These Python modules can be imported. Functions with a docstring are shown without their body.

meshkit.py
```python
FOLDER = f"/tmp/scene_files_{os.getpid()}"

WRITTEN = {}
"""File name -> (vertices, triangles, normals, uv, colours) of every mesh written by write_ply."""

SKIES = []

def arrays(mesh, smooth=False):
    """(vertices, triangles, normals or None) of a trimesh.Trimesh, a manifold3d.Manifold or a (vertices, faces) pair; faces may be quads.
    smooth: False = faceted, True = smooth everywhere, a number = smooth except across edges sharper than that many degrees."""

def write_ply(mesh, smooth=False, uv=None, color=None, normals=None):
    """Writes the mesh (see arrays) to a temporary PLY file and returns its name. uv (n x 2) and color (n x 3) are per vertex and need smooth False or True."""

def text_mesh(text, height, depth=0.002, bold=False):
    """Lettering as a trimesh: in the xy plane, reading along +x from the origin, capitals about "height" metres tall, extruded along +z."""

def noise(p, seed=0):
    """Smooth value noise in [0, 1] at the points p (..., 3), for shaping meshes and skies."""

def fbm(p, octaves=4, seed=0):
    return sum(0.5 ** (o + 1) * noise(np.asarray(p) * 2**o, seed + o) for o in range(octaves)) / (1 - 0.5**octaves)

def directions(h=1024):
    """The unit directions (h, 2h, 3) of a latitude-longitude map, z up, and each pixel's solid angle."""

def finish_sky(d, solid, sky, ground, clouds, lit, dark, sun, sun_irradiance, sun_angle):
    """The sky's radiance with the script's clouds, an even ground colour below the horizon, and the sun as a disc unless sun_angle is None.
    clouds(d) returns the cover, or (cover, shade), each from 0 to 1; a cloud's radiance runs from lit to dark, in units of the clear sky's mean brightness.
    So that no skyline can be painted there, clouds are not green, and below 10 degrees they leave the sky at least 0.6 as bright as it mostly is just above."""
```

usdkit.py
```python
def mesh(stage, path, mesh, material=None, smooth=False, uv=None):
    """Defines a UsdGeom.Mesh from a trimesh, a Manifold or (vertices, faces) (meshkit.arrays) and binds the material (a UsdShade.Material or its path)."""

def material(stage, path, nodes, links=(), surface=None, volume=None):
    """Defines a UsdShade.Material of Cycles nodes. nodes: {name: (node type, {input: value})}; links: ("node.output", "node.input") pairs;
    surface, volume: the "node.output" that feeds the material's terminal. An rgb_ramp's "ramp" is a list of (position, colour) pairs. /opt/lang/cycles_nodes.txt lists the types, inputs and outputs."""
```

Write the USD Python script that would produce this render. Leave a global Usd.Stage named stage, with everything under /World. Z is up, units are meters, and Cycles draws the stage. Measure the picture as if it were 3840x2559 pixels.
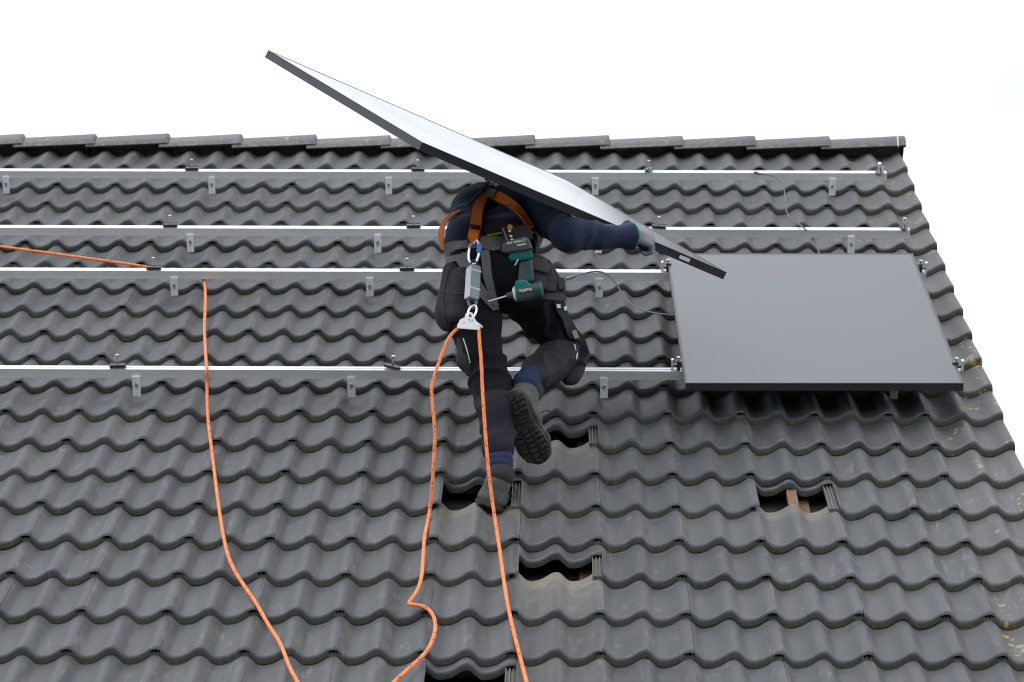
import math
import numpy as np
import trimesh
import manifold3d as m3
from pxr import Usd, UsdGeom, UsdLux, UsdShade, Gf, Sdf, Vt
import usdkit
import meshkit
from scipy.interpolate import CubicSpline, PchipInterpolator

stage = Usd.Stage.CreateInMemory()
UsdGeom.SetStageUpAxis(stage, "Z")
UsdGeom.SetStageMetersPerUnit(stage, 1.0)
UsdGeom.Xform.Define(stage, "/World")
UsdGeom.Scope.Define(stage, "/World/Looks")

# ------------------------------------------------------------------ camera
ALPHA = math.radians(42.0)                    # roof pitch
CA, SA = math.cos(ALPHA), math.sin(ALPHA)
ZR = 8.59                                     # height of the top course above the ground
FPX, WPX, HPX = 11429.75, 3840.0, 2559.0      # focal length in pixels of the photograph
CAM = np.array([1.92836431, -14.24495534, ZR - 6.94050798])
FWD = np.array([-0.01420647, 0.92272931, 0.3851867])
RIGHT = np.array([0.99989317, 0.01178535, 0.00864584])
FWD /= np.linalg.norm(FWD)
RIGHT -= FWD * (RIGHT @ FWD)
RIGHT /= np.linalg.norm(RIGHT)
UP = np.cross(RIGHT, FWD)
cam = UsdGeom.Camera.Define(stage, "/World/camera")
cam.CreateFocalLengthAttr(36.0 * FPX / WPX)
cam.CreateHorizontalApertureAttr(36.0)
cam.CreateVerticalApertureAttr(36.0 * HPX / WPX)
cam.CreateFStopAttr(6.5)
cam.CreateFocusDistanceAttr(12.1)
cam.CreateClippingRangeAttr(Gf.Vec2f(0.1, 20000))
cam.CreateExposureAttr(0.45)
_m = np.eye(4)
_m[0, :3], _m[1, :3], _m[2, :3], _m[3, :3] = RIGHT, UP, -FWD, CAM
cam.AddTransformOp().Set(Gf.Matrix4d(*_m.ravel().tolist()))

# ------------------------------------------------------------------ sky and sun
SUN_EL, SUN_AZ = math.radians(58), math.radians(235)      # azimuth clockwise from +y: front left
SKY_L = (9.5, 9.95, 10.7)
sky_mat = usdkit.material(stage, "/World/Looks/overcast_sky", {
    "sky": ("sky_texture", {"sky_type": "single_scattering", "sun_disc": False, "sun_elevation": SUN_EL, "sun_rotation": SUN_AZ}),
    "tc": ("texture_coordinate", {}),
    "map": ("mapping", {"scale": (1.2, 1.2, 3.0)}),
    "n": ("noise_texture", {"scale": 5.5, "detail": 4.0, "roughness": 0.45}),
    "ramp": ("rgb_ramp", {"ramp": [(0.25, tuple(0.74 * c for c in SKY_L)), (0.5, tuple(0.97 * c for c in SKY_L)), (0.75, tuple(1.16 * c for c in SKY_L))]}),
    "mix": ("mix_color", {"fac": 0.97}),
    "bg": ("background_shader", {"strength": 0.1}),
}, [("tc.generated", "map.vector"), ("map.vector", "n.vector"), ("n.fac", "ramp.fac"), ("sky.color", "mix.a"), ("ramp.color", "mix.b"), ("mix.result", "bg.color")], surface="bg.background")
dome = UsdLux.DomeLight.Define(stage, "/World/sky")
UsdShade.MaterialBindingAPI.Apply(dome.GetPrim()).Bind(sky_mat)
dome.GetPrim().SetCustomDataByKey("kind", "structure")
sun = UsdLux.DistantLight.Define(stage, "/World/sun")
sun.CreateIntensityAttr(0.3)
sun.CreateAngleAttr(45.0)
sun.CreateColorAttr(Gf.Vec3f(1.0, 0.97, 0.93))
sun.CreateNormalizeAttr(True)
_d = np.array([math.sin(SUN_AZ) * math.cos(SUN_EL), math.cos(SUN_AZ) * math.cos(SUN_EL), math.sin(SUN_EL)])
_x = np.cross([0, 0, 1.0], _d)
_x /= np.linalg.norm(_x)
_y = np.cross(_d, _x)
_m = np.eye(4)
_m[0, :3], _m[1, :3], _m[2, :3] = _x, _y, _d
sun.AddTransformOp().Set(Gf.Matrix4d(*_m.ravel().tolist()))


# ------------------------------------------------------------------ helpers
NRM = np.array([0, -SA, CA])                  # outward normal of the roof
DWN = np.array([0, -CA, -SA])                 # down the slope
R0 = np.array([0, 0, ZR])


def roof(u, v, n):
    """Roof coordinates (along the ridge, down the slope, off the tiles) to the world."""
    u, v, n = np.broadcast_arrays(np.asarray(u, float), v, n)
    return np.stack([u, -v * CA - n * SA, ZR - v * SA + n * CA], -1)


ROOF4 = np.eye(4)
ROOF4[:3, 0], ROOF4[:3, 1], ROOF4[:3, 2], ROOF4[:3, 3] = [1, 0, 0], DWN, -NRM, R0      # (u, v, -n): right-handed


def rv(p):
    """(u, v, n) rows to world."""
    p = np.asarray(p, float)
    return roof(p[..., 0], p[..., 1], p[..., 2])


D2N = WPX / 2353.0


def sight(px, py):
    """Direction in which the survey of the photograph saw a point (pixels of the 2353-wide view)."""
    x, y = px * D2N, py * D2N
    return RIGHT * (x - WPX / 2) / FPX - UP * (y - HPX / 2) / FPX + FWD


def on_roof(px, py, n):
    """(u, v, n) of the point at height n over the tiles."""
    d = sight(px, py)
    p = CAM + d * ((n + NRM @ R0 - NRM @ CAM) / (NRM @ d)) - R0
    return np.array([p[0], DWN @ p, n])


def at(px, py, y):
    """World point at depth y."""
    d = sight(px, py)
    return CAM + d * ((y - CAM[1]) / d[1])


COUNT = {}
BASE = {}                     # world position of things whose parts are given in world coordinates


def path_for(name, parent=None):
    base = (parent.GetPath().pathString if parent is not None else "/World") + "/" + name
    k = COUNT.get(base, 0)
    COUNT[base] = k + 1
    return base if k == 0 else f"{base}_{k:03d}"


def prim_of(x):
    return x.GetPrim() if hasattr(x, "GetPrim") else x


def tag(x, label=None, category=None, group=None, kind=None):
    p = prim_of(x)
    for k, t in (("label", label), ("category", category), ("group", group), ("kind", kind)):
        if t:
            p.SetCustomDataByKey(k, t)
    return p


def thing(name, label, category, group=None, matrix=None, loc=None):
    x = UsdGeom.Xform.Define(stage, path_for(name))
    if matrix is not None:
        x.AddTransformOp().Set(Gf.Matrix4d(*np.asarray(matrix).T.ravel().tolist()))
    elif loc is not None:
        x.AddTranslateOp().Set(Gf.Vec3d(*map(float, loc)))
        BASE[x.GetPath().pathString] = np.asarray(loc, float)
    return tag(x, label, category, group)


def obj(name, mesh, mat, parent=None, smooth=False, label=None, wear=None, color=None, matrix=None):
    path = path_for(name, parent)
    off = BASE.get("/".join(path.split("/")[:3]))
    if off is not None:
        if isinstance(mesh, tuple):
            mesh = (mesh[0] - off,) + tuple(mesh[1:])
        else:
            mesh = mesh.copy()
            mesh.apply_translation(-off)
    if wear is not None:
        v, f, n = mesh
        m = usdkit.mesh(stage, path, (v, f), mat)
        m.CreateNormalsAttr(Vt.Vec3fArray.FromNumpy(n.astype(np.float32)))
        m.SetNormalsInterpolation("vertex")
        UsdGeom.PrimvarsAPI(m).CreatePrimvar("wear", Sdf.ValueTypeNames.Color3fArray, "vertex").Set(Vt.Vec3fArray.FromNumpy(wear.astype(np.float32)))
    else:
        m = usdkit.mesh(stage, path, mesh, mat, smooth=smooth)
    if matrix is not None:
        m.AddTransformOp().Set(Gf.Matrix4d(*np.asarray(matrix).T.ravel().tolist()))
    if label:
        tag(m, label)
    return m.GetPrim()


def copy_of(src, name, label, group, category, matrix):
    x = UsdGeom.Xform.Define(stage, path_for(name))
    x.GetPrim().GetReferences().AddInternalReference(src.GetPath())
    x.GetPrim().SetInstanceable(True)
    x.ClearXformOpOrder()
    x.AddTransformOp(opSuffix="place").Set(Gf.Matrix4d(*np.asarray(matrix).T.ravel().tolist()))
    return tag(x, label, category, group)


def box(lo, hi):
    lo, hi = np.asarray(lo, float), np.asarray(hi, float)
    m = trimesh.creation.box(hi - lo)
    m.apply_translation((lo + hi) / 2)
    return m


def rbox(lo, hi, r=0.002, seg=8):
    """A box with rounded edges."""
    lo, hi = np.asarray(lo, float) + r, np.asarray(hi, float) - r
    s = m3.Manifold.sphere(r, seg)
    return as_tm(m3.Manifold.batch_hull([s.translate([float(x), float(y), float(z)]) for x in (lo[0], hi[0]) for y in (lo[1], hi[1]) for z in (lo[2], hi[2])]))


def as_tm(m):
    q = m.to_mesh()
    return trimesh.Trimesh(np.array(q.vert_properties[:, :3], float), np.array(q.tri_verts), process=False)


def cyl(a, b, r, r2=None, n=16):
    a, b = np.asarray(a, float), np.asarray(b, float)
    L = np.linalg.norm(b - a)
    m = as_tm(m3.Manifold.cylinder(L, r, r if r2 is None else r2, n))
    z = (b - a) / L
    x = np.cross(z, [0.3, 0.9, 0.1] if abs(z[1]) < 0.9 else [1, 0, 0])
    x /= np.linalg.norm(x)
    T = np.eye(4)
    T[:3, 0], T[:3, 1], T[:3, 2], T[:3, 3] = x, np.cross(z, x), z, a
    m.apply_transform(T)
    return m


def cat(*ms):
    return trimesh.util.concatenate([m for m in ms])


def tf(m, M):
    m = m.copy()
    m.apply_transform(M)
    return m


def frame4(o, x, y=None, z=None):
    """4x4 with origin o, axis x and (y or z) made orthogonal."""
    x = np.asarray(x, float) / np.linalg.norm(x)
    T = np.eye(4)
    if y is not None:
        y = np.asarray(y, float) - x * (x @ np.asarray(y, float))
        y /= np.linalg.norm(y)
        z = np.cross(x, y)
    else:
        z = np.asarray(z, float) - x * (x @ np.asarray(z, float))
        z /= np.linalg.norm(z)
        y = np.cross(z, x)
    T[:3, 0], T[:3, 1], T[:3, 2], T[:3, 3] = x, y, z, o
    return T


def spline(pts, n):
    pts = np.asarray(pts, float)
    s = np.r_[0, np.cumsum(np.linalg.norm(np.diff(pts, axis=0), axis=1) ** 0.7)]
    return CubicSpline(s, pts)(np.linspace(0, s[-1], n))


def tube(pts, r, sides=10, flat=1.0):
    p = np.asarray(pts, float)
    t = np.gradient(p, axis=0)
    t /= np.linalg.norm(t, axis=1, keepdims=True)
    a = np.zeros_like(p)
    a[0] = np.cross(t[0], [0.2, 0.3, 0.9])
    for i in range(len(p)):
        q = a[i - 1] if i else a[0]
        q = q - t[i] * (q @ t[i])
        a[i] = q / np.linalg.norm(q)
    b = np.cross(t, a)
    ang = np.arange(sides) * 2 * np.pi / sides
    v = p[:, None] + np.broadcast_to(r, (len(p),))[:, None, None] * (np.cos(ang)[None, :, None] * a[:, None] + flat * np.sin(ang)[None, :, None] * b[:, None])
    return grid_tube(v)


def grid_tube(v):
    n, k = v.shape[:2]
    i, j = np.meshgrid(np.arange(n - 1), np.arange(k), indexing="ij")
    q = np.stack([i * k + j, i * k + (j + 1) % k, (i + 1) * k + (j + 1) % k, (i + 1) * k + j], -1).reshape(-1, 4)
    vv = np.vstack([v.reshape(-1, 3), v[0].mean(0), v[-1].mean(0)])
    e = n * k
    jj = np.arange(k)
    caps = np.vstack([np.stack([np.full(k, e), (jj + 1) % k, jj], 1), np.stack([np.full(k, e + 1), (n - 1) * k + jj, (n - 1) * k + (jj + 1) % k], 1)])
    m = trimesh.Trimesh(vv, np.vstack([q[:, [0, 1, 2]], q[:, [0, 2, 3]], caps]), process=False)
    if m.volume < 0:
        m.invert()
    return m


def look(name, color, rough=0.6, metal=0.0, noise_scale=None, noise_amt=0.15, bump=0.0, bump_scale=200.0, extra=None, spec=0.5, sheen=0.0):
    nodes = {"p": ("principled_bsdf", {"base_color": color, "roughness": rough, "metallic": metal, "specular_ior_level": spec, "sheen_weight": sheen})}
    links = []
    nodes["tc"] = ("geometry", {})
    if noise_scale:
        nodes["n"] = ("noise_texture", {"scale": noise_scale, "detail": 4.0, "roughness": 0.6})
        nodes["r"] = ("rgb_ramp", {"ramp": [(0.25, tuple(c * (1 - noise_amt) for c in color)), (0.75, tuple(min(1, c * (1 + noise_amt)) for c in color))]})
        links += [("tc.position", "n.vector"), ("n.fac", "r.fac"), ("r.color", "p.base_color")]
    if bump:
        nodes["bn"] = ("noise_texture", {"scale": bump_scale, "detail": 2.0})
        nodes["b"] = ("bump", {"strength": bump, "distance": 0.002})
        links += [("tc.position", "bn.vector"), ("bn.fac", "b.height"), ("b.normal", "p.normal")]
    return usdkit.material(stage, "/World/Looks/" + name, nodes, links, surface="p.BSDF")


# ------------------------------------------------------------------ materials of the roof
def tile_look(name, base, lichen=0.0, cover=0.0, dust=(0.21, 0.185, 0.145), spot=15.0, grit=24.0):
    n = {
        "g": ("geometry", {}), "oi": ("object_info", {}), "wear": ("attribute", {"attribute": "wear"}), "sep": ("separate_color", {}),
        "n1": ("noise_texture", {"scale": 3.0, "detail": 5.0, "roughness": 0.6}),
        "r1": ("rgb_ramp", {"ramp": [(0.25, tuple(c * 0.84 for c in base)), (0.75, tuple(c * 1.18 for c in base))]}),
        "rnd": ("map_range", {"from_min": 0.0, "from_max": 1.0, "to_min": 0.86, "to_max": 1.14}),
        "hs": ("hsv", {"hue": 0.5, "saturation": 1.0, "fac": 1.0}),
        # pale scuffs, drawn out down the slope
        "mp": ("mapping", {"rotation": (-ALPHA, 0, 0)}),
        "mp2": ("mapping", {"scale": (42.0, 9.0, 9.0)}),
        "n2": ("noise_texture", {"scale": 1.0, "detail": 5.0, "roughness": 0.65, "distortion": 0.6}),
        "n2b": ("noise_texture", {"scale": 2.2, "detail": 2.0}),
        "r2": ("map_range", {"from_min": 0.56, "from_max": 0.76, "to_min": 0.0, "to_max": 0.55, "clamp": True}),
        "r2b": ("map_range", {"from_min": 0.42, "from_max": 0.66, "to_min": 0.0, "to_max": 1.0, "clamp": True}),
        "s2": ("math", {"math_type": "multiply"}),
        "m2": ("mix_color", {"b": (0.30, 0.29, 0.27)}),
        # dust on the heads
        "n3": ("noise_texture", {"scale": grit, "detail": 6.0, "roughness": 0.7}),
        "r3": ("map_range", {"from_min": 0.25 if grit < 30 else 0.42, "from_max": 0.7 if grit < 30 else 0.62, "to_min": 0.1 if grit < 30 else 0.0, "to_max": 1.0, "clamp": True}),
        "s3": ("math", {"math_type": "multiply"}),
        "m3": ("mix_color", {"b": dust}),
        # moss and grime on the butt ends
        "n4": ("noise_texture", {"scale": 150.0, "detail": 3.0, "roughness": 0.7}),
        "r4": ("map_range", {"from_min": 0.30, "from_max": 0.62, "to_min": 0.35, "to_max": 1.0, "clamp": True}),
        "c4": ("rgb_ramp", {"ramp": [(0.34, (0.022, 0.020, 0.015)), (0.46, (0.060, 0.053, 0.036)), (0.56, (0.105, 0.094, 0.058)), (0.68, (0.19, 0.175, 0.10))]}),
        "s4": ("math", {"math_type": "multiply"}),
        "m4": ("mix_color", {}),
        # brownish run-off along the flanks of the rolls
        "n5": ("noise_texture", {"scale": 0.8, "detail": 5.0, "roughness": 0.7}),
        "r5": ("map_range", {"from_min": 0.45, "from_max": 0.75, "to_min": 0.0, "to_max": 0.5, "clamp": True}),
        "s5": ("math", {"math_type": "multiply", "use_clamp": True}),
        "m5": ("mix_color", {"b": (0.215, 0.175, 0.11)}),
        # lichen
        "v6": ("voronoi_texture", {"scale": spot, "randomness": 1.0}),
        "n6": ("noise_texture", {"scale": 60.0, "detail": 3.0}),
        "a6": ("math", {"math_type": "multiply_add", "value2": 0.5}),
        "n6b": ("noise_texture", {"scale": 5.0, "detail": 2.0}),
        "t6": ("map_range", {"from_min": 0.54 - cover, "from_max": 0.70 - cover, "to_min": 0.28, "to_max": 0.58, "clamp": False}),
        "l6": ("math", {"math_type": "less_than"}),
        "s6": ("math", {"math_type": "multiply", "value2": lichen}),
        "c6": ("rgb_ramp", {"ramp": [(0.3, (0.25, 0.25, 0.20)), (0.55, (0.30, 0.27, 0.13)), (0.62, (0.50, 0.33, 0.03)), (0.8, (0.55, 0.36, 0.03))]}),
        "m6": ("mix_color", {}),
        "bn": ("noise_texture", {"scale": 420.0, "detail": 2.0}),
        "b": ("bump", {"strength": 0.22, "distance": 0.0015}),
        "rr": ("map_range", {"from_min": 0.3, "from_max": 0.7, "to_min": 0.44, "to_max": 0.60}),
        "p": ("principled_bsdf", {"specular_ior_level": 0.5}),
    }
    L = [("g.position", "n1.vector"), ("n1.fac", "r1.fac"), ("oi.random", "rnd.value"), ("rnd.result", "hs.value"), ("r1.color", "hs.color"),
         ("g.position", "mp.vector"), ("mp.vector", "mp2.vector"), ("mp2.vector", "n2.vector"), ("g.position", "n2b.vector"), ("n2.fac", "r2.value"), ("n2b.fac", "r2b.value"),
         ("r2.result", "s2.value1"), ("r2b.result", "s2.value2"), ("s2.value", "m2.fac"), ("hs.color", "m2.a"),
         ("wear.color", "sep.color"),
         ("mp2.vector", "n5.vector"), ("n5.fac", "r5.value"), ("r5.result", "s5.value1"), ("sep.b", "s5.value2"), ("s5.value", "m5.fac"), ("m2.result", "m5.a"),
         ("g.position", "n3.vector"), ("n3.fac", "r3.value"), ("r3.result", "s3.value1"), ("sep.r", "s3.value2"), ("s3.value", "m3.fac"), ("m5.result", "m3.a"),
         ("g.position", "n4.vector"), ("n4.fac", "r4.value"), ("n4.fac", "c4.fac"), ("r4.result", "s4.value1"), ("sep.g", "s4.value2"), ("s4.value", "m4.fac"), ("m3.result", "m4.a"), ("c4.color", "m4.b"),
         ("g.position", "v6.vector"), ("g.position", "n6.vector"), ("g.position", "n6b.vector"), ("n6.fac", "a6.value1"), ("v6.distance", "a6.value3"),
         ("n6b.fac", "t6.value"), ("a6.value", "l6.value1"), ("t6.result", "l6.value2"), ("l6.value", "s6.value1"), ("s6.value", "m6.fac"), ("n1.fac", "c6.fac"), ("m4.result", "m6.a"), ("c6.color", "m6.b"),
         ("g.position", "bn.vector"), ("bn.fac", "b.height"), ("b.normal", "p.normal"), ("n1.fac", "rr.value"), ("rr.result", "p.roughness"), ("m6.result", "p.base_color")]
    return usdkit.material(stage, "/World/Looks/" + name, n, L, surface="p.BSDF")


TILE_C = (0.062, 0.067, 0.073)
M_TILE = tile_look("concrete_tile", TILE_C)
M_VERGE = tile_look("verge_concrete_tile", (0.078, 0.079, 0.080), lichen=0.75, cover=0.03, spot=24.0)
M_RIDGE = tile_look("ridge_concrete_tile", (0.128, 0.130, 0.142), lichen=0.8, cover=0.04, dust=(0.31, 0.31, 0.25), spot=34.0, grit=46.0)
M_UNDER = look("underlay_membrane", (0.035, 0.034, 0.033), 0.7, noise_scale=4)
M_WOOD = look("batten_wood", (0.19, 0.11, 0.06), 0.75, noise_scale=40, noise_amt=0.3)
M_BRICK = usdkit.material(stage, "/World/Looks/house_brick", {"g": ("geometry", {}), "b": ("brick_texture", {"color1": (0.24, 0.11, 0.07), "color2": (0.18, 0.08, 0.055), "mortar": (0.3, 0.28, 0.25), "scale": 4.0, "brick_width": 0.88, "row_height": 0.25, "mortar_size": 0.04}), "m": ("mapping", {"rotation": (math.pi / 2, 0, 0)}), "p": ("principled_bsdf", {"roughness": 0.85})},
                          [("g.position", "m.vector"), ("m.vector", "b.vector"), ("b.color", "p.base_color")], surface="p.BSDF")
M_GROUND = usdkit.material(stage, "/World/Looks/garden_ground", {"g": ("geometry", {}), "n": ("noise_texture", {"scale": 0.15, "detail": 6.0}), "r": ("rgb_ramp", {"ramp": [(0.40, (0.035, 0.048, 0.02)), (0.55, (0.055, 0.065, 0.032)), (0.68, (0.12, 0.115, 0.10))]}), "p": ("principled_bsdf", {"roughness": 0.9})},
                           [("g.position", "n.vector"), ("n.fac", "r.fac"), ("r.color", "p.base_color")], surface="p.BSDF")
M_ALU = look("brushed_aluminium", (0.82, 0.83, 0.85), 0.42, 0.82, noise_scale=30, noise_amt=0.05)
M_GALV = look("galvanised_steel", (0.76, 0.80, 0.82), 0.5, 0.25, noise_scale=120, noise_amt=0.12)
M_BOLT = look("stainless_bolt", (0.72, 0.72, 0.72), 0.25, 1.0)
M_BLACK_ALU = look("black_anodised_aluminium", (0.012, 0.013, 0.018), 0.30, 0.0, spec=0.64)
M_CLAMP = look("black_clamp", (0.02, 0.022, 0.03), 0.32, 0.0, spec=0.8)
M_CABLE = look("grey_cable", (0.11, 0.12, 0.13), 0.45)
M_WHITE_PL = look("white_plastic", (0.75, 0.75, 0.74), 0.4)
M_GLASS = usdkit.material(stage, "/World/Looks/solar_glass", {
    "g": ("geometry", {}), "n": ("noise_texture", {"scale": 1.3, "detail": 3.0}), "r": ("rgb_ramp", {"ramp": [(0.3, (0.028, 0.029, 0.034)), (0.7, (0.036, 0.036, 0.041))]}),
    "rr": ("map_range", {"from_min": 0.3, "from_max": 0.7, "to_min": 0.10, "to_max": 0.16}),
    "p": ("principled_bsdf", {"ior": 1.70})}, [("g.position", "n.vector"), ("n.fac", "r.fac"), ("r.color", "p.base_color"), ("n.fac", "rr.value"), ("rr.result", "p.roughness")], surface="p.BSDF")
M_BACK = look("panel_backsheet", (0.03, 0.03, 0.03), 0.5)
M_LABEL = look("label_paper", (0.62, 0.63, 0.64), 0.5, noise_scale=260, noise_amt=0.25)

# ------------------------------------------------------------------ ground
g = 1500.0
ground = obj("ground", (np.array([[-g, -g, 0], [g, -g, 0], [g, g, 0], [-g, g, 0]]), np.array([[0, 1, 2, 3]])), M_GROUND)
tag(ground, kind="structure")

# ------------------------------------------------------------------ house and its roof
TW, G = 0.30, 0.328           # cover width and gauge of a tile
TILT = 0.0325                  # fall of the tile's face over one gauge
_w = np.array([0, .04, .08, .12, .16, .20, .25, .32, .40, .48, .56, .64, .70, .75, .80, .845, .885, .925, .965, 1.0])
_z = np.array([-5.0, -10.5, -17.0, -23.5, -29.0, -32.8, -35, -35.2, -33.8, -30.8, -26, -19.0, -12.5, -7.3, -3.4, -1.1, -0.1, -0.1, -1.7, -5.0]) * 1e-3
WAVE = CubicSpline(_w, _z, bc_type="periodic")


def wave(u):
    return WAVE(np.mod(u / 0.15, 1.0))


R_LIP = 0.0145
STATIONS = []                 # (w up from the butt, depth below the face, kind) round the section
STATIONS += [(0.025, 0.017, "u"), (0.015, 0.0304, "b"), (0.0015, 0.0310, "b"), (0.0, 0.0300, "b"), (0.0, 0.022, "b")]
STATIONS += [(R_LIP * (1 - math.sin(a)), R_LIP * (1 - math.cos(a)), "r") for a in np.radians([90, 62, 36, 14, 0])]
STATIONS += [(w, 0.0, "t") for w in (0.05, 0.14, 0.235, 0.29, 0.325, 0.36, 0.40)] + [(0.419, 0.001, "t"), (0.42, 0.006, "t"), (0.42, 0.014, "u")]


def tile_mesh(us, ns, notch=True, flange=True, dirt=1.0, dusty=0.0, seed=0):
    """A wave tile: us, ns are the section across. Returns vertices in (u, w, n), faces, smooth normals and wear."""
    us, ns = np.asarray(us, float), np.asarray(ns, float)
    S, U = len(STATIONS), len(us)
    V, W = np.zeros((S, U, 3)), np.zeros((S, U, 3))
    trough = np.clip(-ns / 0.033, 0, 1)
    slope = np.gradient(ns, us + np.arange(U) * 1e-7)
    flank = np.clip((-slope - 0.25) / 0.55, 0, 1)
    for s, (w, d, k) in enumerate(STATIONS):
        dd = np.full(U, d)
        if notch:
            dd = np.where(us > us[-1] - 0.0335, np.minimum(dd, 0.0115), dd)
        V[s, :, 0], V[s, :, 1], V[s, :, 2] = us, w, ns - TILT * w / G - dd
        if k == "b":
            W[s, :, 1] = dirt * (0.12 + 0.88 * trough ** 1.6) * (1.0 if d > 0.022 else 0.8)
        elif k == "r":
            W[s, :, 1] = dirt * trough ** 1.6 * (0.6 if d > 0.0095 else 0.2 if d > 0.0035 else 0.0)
        elif k == "t":
            W[s, :, 0] = np.clip((w - 0.305) / 0.035, 0, 1) * (0.6 + 0.4 * trough) + dusty * (0.10 + 0.22 * np.clip((w - 0.1) / 0.2, 0, 1))
            W[s, :, 2] = (flank * 0.9 + 0.25 * trough) * np.clip(1.2 - w * 1.6, 0.2, 1)
            if flange:
                W[s, [0, -1], 2] = 2.6            # grime along the joints
    i, j = np.meshgrid(np.arange(S), np.arange(U - 1), indexing="ij")
    a, b = i * U + j, ((i + 1) % S) * U + j
    q = np.stack([a, a + 1, b + 1, b], -1).reshape(-1, 4)
    F = np.vstack([q[:, [0, 1, 2]], q[:, [0, 2, 3]]])
    c = S * U
    Vf = np.vstack([V.reshape(-1, 3)])
    side = []
    for col in (0, U - 1):                       # end faces, between each face point and its underside
        idx = np.arange(S) * U + col
        order = idx if col == 0 else idx[::-1]
        # the section is nearly a thin strip: fan in pairs top/bottom
        lo, hi = 0, S - 1
        while hi - lo > 1:
            if (hi - lo) % 2:
                side.append([order[lo], order[lo + 1], order[hi]])
                lo += 1
            else:
                side.append([order[lo], order[hi - 1], order[hi]])
                hi -= 1
    m = trimesh.Trimesh(Vf, np.vstack([F, np.array(side)]), process=False)
    wr = W.reshape(-1, 3)
    if flange:                                    # the ribbed interlock under the left neighbour's roll
        n0 = ns[0]
        prof = [(-0.036, -0.030), (-0.036, -0.0145), (-0.0325, -0.0145), (-0.0315, -0.023), (-0.0245, -0.023), (-0.0235, -0.0145), (-0.0195, -0.0145), (-0.0185, -0.023), (-0.0115, -0.023), (-0.0105, -0.0145), (-0.0065, -0.0145), (-0.0055, -0.021), (0.001, -0.021), (0.001, -0.030)]
        fl = []
        for w in (0.004, 0.21, 0.415):
            fl.append([(us[0] + x, w, n0 + z - TILT * w / G) for x, z in prof])
        fm = grid_tube(np.array(fl))
        m = cat(m, fm)
        wr = np.vstack([wr, np.tile([0.75, 0.0, 0.3], (len(fm.vertices), 1))])
    return m, wr


def finish_tile(m, wr):
    """Normals smooth except over sharp edges; wear follows the split vertices."""
    v, f = np.asarray(m.vertices), np.asarray(m.faces)
    fn = np.cross(v[f[:, 1]] - v[f[:, 0]], v[f[:, 2]] - v[f[:, 0]])
    vol = np.einsum("ij,ij->i", v[f[:, 0]], fn).sum()
    tag_v = np.repeat(np.arange(len(v))[:, None], 1, 1)
    sm = trimesh.graph.smooth_shade(trimesh.Trimesh(v, f, process=False), angle=np.radians(38), facet_minarea=None)
    sv, sf = np.asarray(sm.vertices), np.asarray(sm.faces)
    from scipy.spatial import cKDTree
    back = cKDTree(v).query(sv)[1]
    return sv, sf, wr[back]


def normals_of(v, f):
    n = np.zeros_like(v)
    fn = np.cross(v[f[:, 1]] - v[f[:, 0]], v[f[:, 2]] - v[f[:, 0]])
    for k in range(3):
        np.add.at(n, f[:, k], fn)
    return n / np.maximum(np.linalg.norm(n, axis=1, keepdims=True), 1e-12)


def us_for(a, b, per=13):
    w = np.array([0, .04, .08, .12, .165, .21, .27, .35, .43, .51, .59, .66, .72, .77, .82, .865, .905, .945]) * 0.15
    n0, n1 = int(math.floor(a / 0.15 + 1e-6)), int(math.ceil(b / 0.15 - 1e-6))
    u = np.concatenate([w + k * 0.15 for k in range(n0, n1)] + [[n1 * 0.15]])
    return u


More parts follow.
